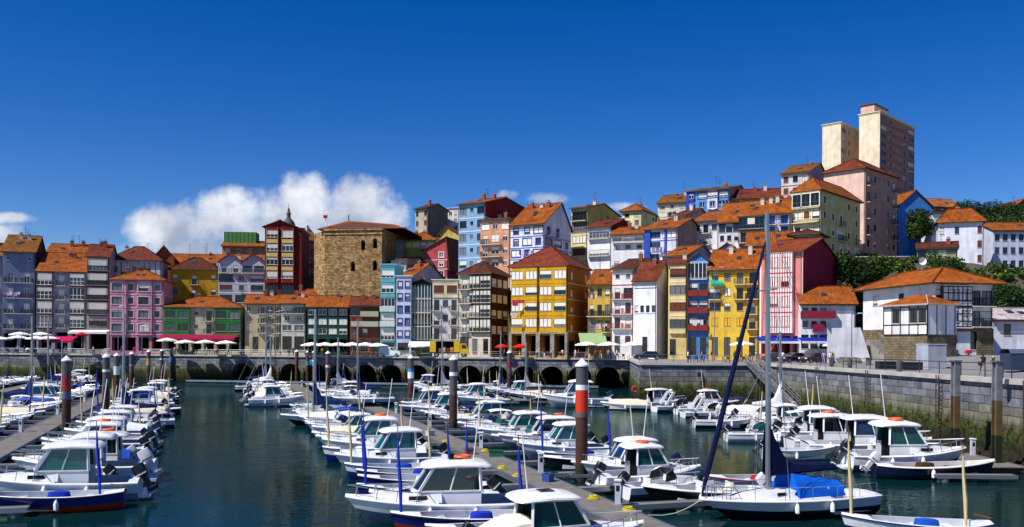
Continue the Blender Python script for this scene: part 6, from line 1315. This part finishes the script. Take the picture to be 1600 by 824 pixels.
for px, Y, rz, top, leg, pose, sk, lab in [
    (210,176,90,'c02830','b82838','stand',0,'person in red top and red trousers below the pink house'),(146,178,0,'e8e8e8','2a3040','walk',0,'person in white shirt and dark trousers near the magenta awning'),(52,186,30,'e4e4e8','c8c4c0','walk',0,'person all in white beside the turquoise-banded pile'),
    (28,180,180,'d8d8dc','30384c','stand',0,'person in pale shirt under the front-row parasols, far left'),(190,182,200,'2c4a9c','2a2c34','walk',0,'person in blue top and black trousers by the slim lamp'),(283,180,10,'e4e0dc','5a5048','stand',0,'person in white standing before the green tavern'),(318,176,170,'e8e8ea','e0dcd4','stand',0,'person in white clothes, left of a couple on the quay'),(323,175.5,190,'dcdce4','b8b4ac','stand',0,'person in white shirt and beige trousers, right of a couple'),
    (357,178,0,'8c94a8','2a2c34','walk',0,'person in grey-blue top at the end of the tavern'),(452,172,90,'7c2858','242830','stand',0,'person in purple top in front of the garage shop'),(458,172,60,'2c2838','1c1e24','stand',0,'person in black beside the person in purple'),(788,164,180,'c83c4c','3a3c48','stand',0,'person in red top near the red parasols'),
    (812,162,0,'883040','d8d0c8','stand',0,'person in maroon top by the arcade pillar'),(862,163,200,'8c94a0','3a4250','stand',0,'person in grey in the arcade shade'),(879,157,90,'ecdcd8','c02c2c','walk',0,'person in white shirt and red skirt before the arcade'),(899,157,190,'e8e4e0','e0d8d0','walk',0,'person in white beside the pink shirt'),(904,157.5,170,'d83c74','8c8c94','stand',0,'person in pink shirt before the arcade'),
    (931,156,90,'9c3c30','3c4450','stand',0,'person in brown shirt below the green awning'),(939,156,100,'d04028','d8c8b8','walk',0,'person in orange top walking below the green awning'),(955,158,20,'2c3c7c','2c303c','stand',0,'person in dark blue beside the white parasols'),(963,158,200,'5c3c8c','2c303c','stand',0,'person in violet top before the red and white house'),
    (1112,130,180,'3a2424','c89878','walk',0,'person in brown top with bare legs before the yellow house'),(1158,132,90,'a8482c','30343c','walk',0,'person in rust-coloured top near the green door'),(1172,134,0,'2c4474','24262c','stand',0,'person in blue at the blue awning edge'),(1182,126,120,'c8d0dc','98a4b8','walk',0,'person in pale blue clothes behind the gangway'),(1075,118.6,0,'d8dce4','30384c','stand',0,'person in pale shirt by the front quay railing'),
    (1223,116,30,'e4e0e4','b03038','walk',0,'person in white top and red shorts by the right railing'),(1297,104,200,'c0c4d4','4a5060','stand',0,'person in grey-blue shirt before the blue awning terrace'),(1536,70,90,'302c30','8a7c70','walk',0,'person in black top on the right plaza')]:
    person(lab, street(px, 548, Y), R(rz), top, leg, pose, bool(sk), bag='3a2c24' if rnd.random() < .3 else None)
# ---- cafe tables and chairs (dark groups under the parasols)
def cafe_set(label, p, rz):
    root = thing('cafe_table', label, 'table', p, rz, 'cafe tables on the quay terraces'); b = MB(); b.lathe([(.01,.72),(.4,.72),(.4,.75),(.01,.75)], paint('5a5450'), 12); b.build('tabletop', root); b = MB(); b.lathe([(.25,0.004),(.25,.03),(.04,.05),(.04,.72)], BLK, 8); b.build('leg', root)
def cafe_chair(label, p, rz, col='38302c'):
    root = thing('cafe_chair', label, 'chair', p, rz, 'cafe chairs on the quay terraces'); m = paint(col); b = MB(); b.box(-.22,.22,-.22,.22,.43,.47,m); b.build('seat', root); b = MB(); b.box(-.22,-.18,-.22,.22,.5,.88,m); b.build('backrest', root)
    for sx in (-.19,.19):
        for sy in (-.19,.19): l = MB(); l.tube([(sx,sy,0),(sx,sy,.43)], .018, m, 5); l.build('leg', root)
k = 0
for px, Y, where in [(20,184,'left-edge terrace'),(50,183,'left-edge terrace'),(90,183,'magenta awning terrace'),(110,182,'magenta awning terrace'),(270,179,'green tavern terrace'),(300,178,'green tavern terrace'),(335,178,'green tavern terrace'),(495,176,'long parasol row'),(515,175.5,'long parasol row'),(540,175,'long parasol row'),(560,174.5,'long parasol row'),(582,174,'long parasol row'),(840,163,'arcade'),(860,162,'arcade'),(925,158,'green awning'),(950,157,'white parasols by red-white house'),(975,157,'white parasols by red-white house'),(1090,122,'front quay'),(1140,123,'front quay'),(1165,123,'front quay'),(1290,112,'right quay terrace'),(1310,112,'right quay terrace')]:
    k += 1; p = street(px, 548, Y); cafe_set('small round cafe table, %s from photo left, %s' % (ORD[k], where), p, 0)
    for j, (dx, dy, a) in enumerate(((-.75,0,0),(.75,0,180),(0,.75,-90))): cafe_chair('dark cafe chair %s the %s cafe table from photo left' % (('left of','right of','behind')[j], ORD[k]), p + Vector((dx, dy, 0)), R(a))
CC = [('olive','5c6030'),('navy','1c2850'),('white','e4e4e6'),('mustard','b88c28'),('red','b02828'),('teal','2a7478'),('grey','74787c'),('lilac','a090c0'),('black','1c1c20'),('pink','d890a4'),('green','3a6c3c')]
k = 0
for px, Y in [(20,184),(50,183),(90,183),(110,182),(270,179),(300,178),(335,178),(495,176),(515,175.5),(540,175),(560,174.5),(582,174),(840,163),(860,162),(925,158),(950,157),(975,157),(1090,122),(1140,123),(1165,123),(1290,112),(1310,112)]:
    k += 1; p = street(px, 548, Y) + Vector((rnd.uniform(-1.4, 1.4), -1.0, 0)); n_, c_ = CC[(k*4) % len(CC)]; n2, c2 = CC[(k*7+3) % len(CC)]
    person('person in %s top and %s trousers before the %s cafe table from left' % (n_, n2, ORD[k]), p, R(rnd.uniform(0, 360)), c_, c2, rnd.choice(('stand', 'walk')))
# ---- right plaza furniture
def pz(x, Y): return QZ + .006 + 1.35*min(1, max(0, (x-38)/14))**1.2*min(1, max(0, (124-Y)/10))
def on_plaza(px, Y): a, _ = unroll(px, 560); return Vector((a*Y, Y, pz(a*Y, Y)))
for i, (px, Y) in enumerate(((1390, 88), (1427, 84))):
    root = thing('planter_bench', 'long dark slatted bench box on the plaza, %s one' % ('left', 'right')[i], 'bench', on_plaza(px, Y), R(8), 'dark benches on the plaza'); b = MB()
    for k in range(7): b.box(-1.3+k*.37, -1.3+k*.37+.33, -.4, .4, .05, .75, paint('23252e'))
    b.build('slatted_box', root); b = MB(); b.box(-1.32, 1.3, -.42, .42, .75, .8, paint('2e323c')); b.build('top', root)
root = thing('concrete_kiosk', 'pale concrete kiosk block on the plaza before the timber house', 'kiosk', on_plaza(1455, 84), R(10)); b = MB(); w_ = 1.05; b.box(-.95,.95,-.9,.9,0,2.35, wall('a8acba')); b.build('block', root); b = MB(); b.box(-1.0,1.0,-.95,.95,2.35,2.42, paint('b8bcc8')); b.build('cap', root)
root = thing('waste_container', 'dark blue-grey lidded container at the right edge', 'container', on_plaza(1592, 72), R(0)); b = MB(); b.box(-1.1,1.4,-.8,.8,.15,1.5, paint('2c3850')); b.build('body', root); b = MB(); b.grid([[(x, -.85, 1.5), (x, -.5, 1.85), (x, .5, 1.85), (x, .85, 1.5)] for x in (-1.15, 1.45)], paint('4a5468'), smooth=False); b.build('lid', root)
root = thing('fire_hydrant', 'yellow and black post on the plaza near the white shed', 'hydrant', on_plaza(1552, 80), 0); b = MB(); b.lathe([(.12,0),(.12,.5),(.13,.5),(.13,.9),(.10,.95),(.0,1.05)], [paint('2a2a2a'), paint('e0b010'), paint('2a2a2a'), paint('e0b010'), paint('e0b010')], 10); b.build('post', root)
root = thing('ride_on_toy', 'red kiddie ride by the stone base of the timber house', 'ride', on_plaza(1513, 101), 0); b = MB(); rbox(b, .8, .4, .25, .62, gloss('c81c14'), e=.6); b.build('body', root); b = MB(); b.lathe([(.3,0),(.3,.08),(.08,.12),(.08,.35)], BLK, 10); b.build('base', root)
for i, (px, Y) in enumerate(((1405, 52), (1328, 92), (1562, 60), (1300, 99))):
    root = thing('litter_bin', 'dark litter bin on the right quay, %s nearest' % ORD[i+1], 'bin', on_plaza(px if px != 1405 else 1405, Y if i else 78), 0, 'litter bins on the right quay'); b = MB(); b.lathe([(.22,.05),(.26,.9),(.24,.95),(.05,1.0)], paint('4a4a4e'), 12); b.build('body', root); b = MB(); b.lathe([(.05,0),(.05,.06)], BLK, 6); b.build('foot', root)
# boat laid upside down by the low house
root = thing('beached_dinghy', 'small upturned dinghy lying before the white ramp wall', 'dinghy', on_plaza(1332, 106), R(20)); H, D, hb_, sz_ = hull(3.4, 1.4, .42, '6a6a60', '8a8478', 'c8c0a8'); o = H.build('hull', root, (0,0,.55)); o.rotation_euler = (R(180), 0, 0)
# white ramp wall and steps left of the timber house
def steps():
    Y = 112; p = at(1303, 553, Y); q = at(1362, 553, Y); root = thing('white_ramp_wall', 'white sloping side wall of the stairs beside the low white house', 'wall', (p.x, Y, QZ)); W = q.x-p.x; b = MB(); m = wall('e6e6ee'); h = at(1345, 512, Y).z - QZ
    b.grid([[(x, 0, 0), (x, 0, z), (x, 1.6, z), (x, 1.6, 0)] for x, z in ((-.3,h*.98),(W*.70,h),(W,.3))], m, smooth=False); b.build('wall', root)
    root = thing('outdoor_stairs', 'wide grey outdoor stairs with handrail left of the timber house', 'stairs', (q.x+.2, Y-4, QZ+.3), R(0)); b = MB(); W2 = at(1402,540,108).x - q.x; n = 14
    for i in range(n): b.box(0, W2, i*.45, (i+1)*.45, 0, (i+1)*.17+.6, mat('stair_stone', '8c8880', .9, var=.2))
    b.build('steps', root); r = MB(); r.bar((W2, 0, 1.5), (W2, n*.45, n*.17+1.5), .06, STEEL)
    for i in (0,4,8,12): r.tube([(W2, i*.45, i*.17+.6), (W2, i*.45, i*.17+1.5)], .03, STEEL, 5)
    r.build('handrail', root)
steps()

# ---- washing lines
for i, (px, py, Y, w, cols, lab) in enumerate([(1033,388,177,4.6,('e8e8ec','c8a0b0','e0e0e4','7c88b0','d8d8dc','b04c50'),'washing hung below the balcony of the blue-trimmed white house'),(803,489,171.5,1.3,('e8eaf0','d8dce4'),'white sheets hanging on the left bay of the mustard corner house'),(810,470,172,2.4,('c01c50','c83060'),'magenta cloths on a mustard house balcony'),(24,457,193.5,3.6,('8c5c9c','a48ab0','c8c0cc'),'purple washing on the grey-blue house balcony'),(345,412,202,1.0,('e0e2ec','7070a8'),'small washing on the twin-gabled house'),(822,393,184.5,3.0,('4c3c94','e0e0e8','6c60a8'),'purple and white washing on white and royal blue house'),(941,506,168.5,2.4,('d8b0c0','e0dce0','a06070'),'pinkish washing on the small ochre house'),(925,461,168.5,1.6,('b04c54','e0dcd8'),'red washing on the upper balcony of the small ochre house'),(1086,500,158,2.4,('e4e4ea','d8dce8'),'white washing on a brown balcony of the blue house')]):
    p = at(px, py, Y); root = thing('washing', lab, 'laundry', (p.x-w/2, p.y-1.3, p.z), 0); b = MB(); b.tube([(0,0,0),(w,0,0)], .015, BLK, 4); b.build('line', root); n = len(cols)*2; r = random.Random(i)
    for k in range(n):
        c = MB(); x0 = w*k/n+.03; x1 = w*(k+1)/n-.04; h = r.uniform(.5, 1.1); m = cloth(cols[k % len(cols)])
        c.grid([[(x0+(x1-x0)*u, .05*math.sin(u*7+v*3+k), -h*v) for u in (0,.33,.66,1)] for v in (0,.5,1)], m); c.build('cloth', root)
# ================================================================ VEGETATION
def leafmat(h, v=.4): return mat('leaf_'+h, h, .7, var=v, scale=.9, spec=.2)
TRUNK = mat('bark', '3a2c20', .9, var=.3, scale=2, bump=.5)
def leaves(b, blobs, n, size, mats, r, inner=.35):
    tot = sum(q[3]**2 for q in blobs)
    for (cx, cy, cz, R_, sq) in blobs:
        for i in range(int(n*R_**2/tot)):
            d = Vector((r.gauss(0,1), r.gauss(0,1), r.gauss(0,1))).normalized(); rad = R_*(inner + (1-inner)*r.random()**.4)*(1 + .22*math.sin(d.x*5+cx)*math.cos(d.y*4+cy))
            c = Vector((cx, cy, cz)) + Vector((d.x*rad, d.y*rad, d.z*rad*sq)); s = size*r.uniform(.6, 1.4); u = Vector((r.gauss(0,1), r.gauss(0,1), r.gauss(0,.6))).normalized(); w = u.cross(Vector((r.gauss(0,1), r.gauss(0,1), r.gauss(0,1)))).normalized()
            b.face([c-u*s, c+w*s*.5, c+u*s, c-w*s*.5], mats[int(r.random()**1.4*len(mats))])
def tree(px, ytop, ybase, Y, wpx, label, n=2600, col=('2c4a1c','1e3616','48601e'), seed=0, shape=1.0, name='leafy_tree', group='trees on the hillside'):
    r = random.Random(seed); p = at(px, ybase, Y); zt = at(px, ytop, Y).z; H = zt - p.z; w = wpx/F*Y/2; root = thing(name, label, 'tree', p, 0, group); t = MB()
    t.tube([(0,0,-1.5),(.05,0,H*.3),(0,.1,H*.75)], .2, TRUNK, 7, radii=[.28,.2,.07])
    for k in range(5): a = k*1.26; t.tube([(0,0,H*(.25+.08*k)), (w*.6*math.cos(a), w*.6*math.sin(a), H*(.45+.09*k))], .07, TRUNK, 5, radii=[.1,.03])
    t.build('trunk', root); b = MB(); bl = []
    for k in range(9): a = r.uniform(0, 6.28); q = r.uniform(.15, .85); rr = w*(.55-.25*abs(q-.4)); bl.append((math.cos(a)*w*.42*(1-.5*q), math.sin(a)*w*.42*(1-.5*q), H*(.28+.55*q), rr*1.15, 1.0*shape))
    
    for k in range(14): a = r.uniform(0, 6.28); q = r.uniform(.3, 1.0); bl.append((math.cos(a)*w*.85*(1-.6*(q-.3)), math.sin(a)*w*.85*(1-.6*(q-.3)), H*q*.98, w*.26, 1.1))
    leaves(b, bl, int(n*1.5), .24, [leafmat(c) for c in col], r); b.build('crown', root)
tree(1436, 329, 384, 196, 46, 'round dark green tree in front of the blue gabled house', 4200, seed=3)
tree(1330, 408, 446, 150, 66, 'dark bushy tree right of the magenta side wall', 3000, ('1a2c14','24401a','38501e'), seed=5)
tree(1372, 404, 440, 152, 50, 'bushy tree below the pale pink block', 2400, ('34501c','203816','4c6420'), seed=6)
tree(1482, 408, 440, 148, 60, 'leafy tree behind the peak of the timber house roof', 2600, ('28421a','1c3214','3e5a20'), seed=7)
tree(1524, 428, 460, 146, 64, 'broad tree left of the white corner block', 2600, ('30501c','1c3616','4a6422'), seed=8)
tree(1580, 446, 490, 140, 60, 'dark tree behind the low white shed', 2400, ('1e3616','28441a','3a5420'), seed=9)
tree(1512, 318, 342, 246, 50, 'tree on the ridge, first right of the dormered house', 1800, ('1e3416','2c461c'), seed=10)
tree(1546, 320, 345, 244, 52, 'tree on the ridge above the white corner block', 1800, ('28401a','1c3014'), seed=11)
tree(1580, 322, 348, 242, 54, 'tree on the ridge above the school-like wing', 1800, ('1e3416','2c461c'), seed=12)
tree(1292, 546, 562, 160, 1, 'x', 4, seed=1) if 0 else None
def shrubs(label, pts, n, size, cols, seed, h=1.6):
    r = random.Random(seed); b = MB(); bl = []
    for (x, y) in pts: bl.append((x, y, hill(x, y) + h*.3, h*r.uniform(.8, 1.5), .75))
    leaves(b, bl, n, size, [leafmat(c) for c in cols], r, .3); tag(b.build('hillside_shrubs'), label, 'shrubs', kind='stuff')
r = random.Random(44); pts = []
for i in range(330):
    x, y = r.uniform(52, 112), r.uniform(134, 186)
    if x > 78 and y > 160: y = r.uniform(134, 160)
    pts.append((x, y))
shrubs('thick green shrubs covering the slope under the apartment blocks', pts, 52000, .30, ('2c461a','1c3214','4a6420','6a7a30'), 1, 1.15)
pts = [(r.uniform(108, 175), r.uniform(228, 262)) for i in range(160)]
shrubs('dark scrub along the ridge at the upper right', pts, 22000, .42, ('1e3416','2a421a','3c5420'), 2, 2.4)
# retaining wall under the pink block
p = at(1325, 404, 172); root = thing('retaining_wall', 'pale stone retaining wall under the pink apartment block', 'wall', (p.x, 172, p.z-4), R(-6)); b = MB(); b.box(0, 11.5, 0, .6, 0, 4.2, stone('base_stone', '8a7c60', '6e6250', '4a4236', .6, .3)); b.build('masonry', root); b = MB(); b.box(-.1, 11.6, -.1, .7, 4.2, 4.4, COP); b.build('coping', root)
# satellite dish near the timber house roof
p = at(1446, 421, 112); root = thing('satellite_dish', 'white satellite dish on a mast above the timber house roof', 'dish', (p.x, 113, p.z-.4)); b = MB(); b.tube([(0,0,0),(0,0,1.4)], .04, STEEL); b.build('mast', root); b = MB(); rows = [[(rr*math.cos(a), -.25*(rr/.5)**2, 1.5+rr*math.sin(a)) for a in [2*math.pi*k/14 for k in range(14)]] for rr in (.02,.2,.38,.5)]; b.grid(rows, paint('dcdfe4'), closed=True); b.build('reflector', root)
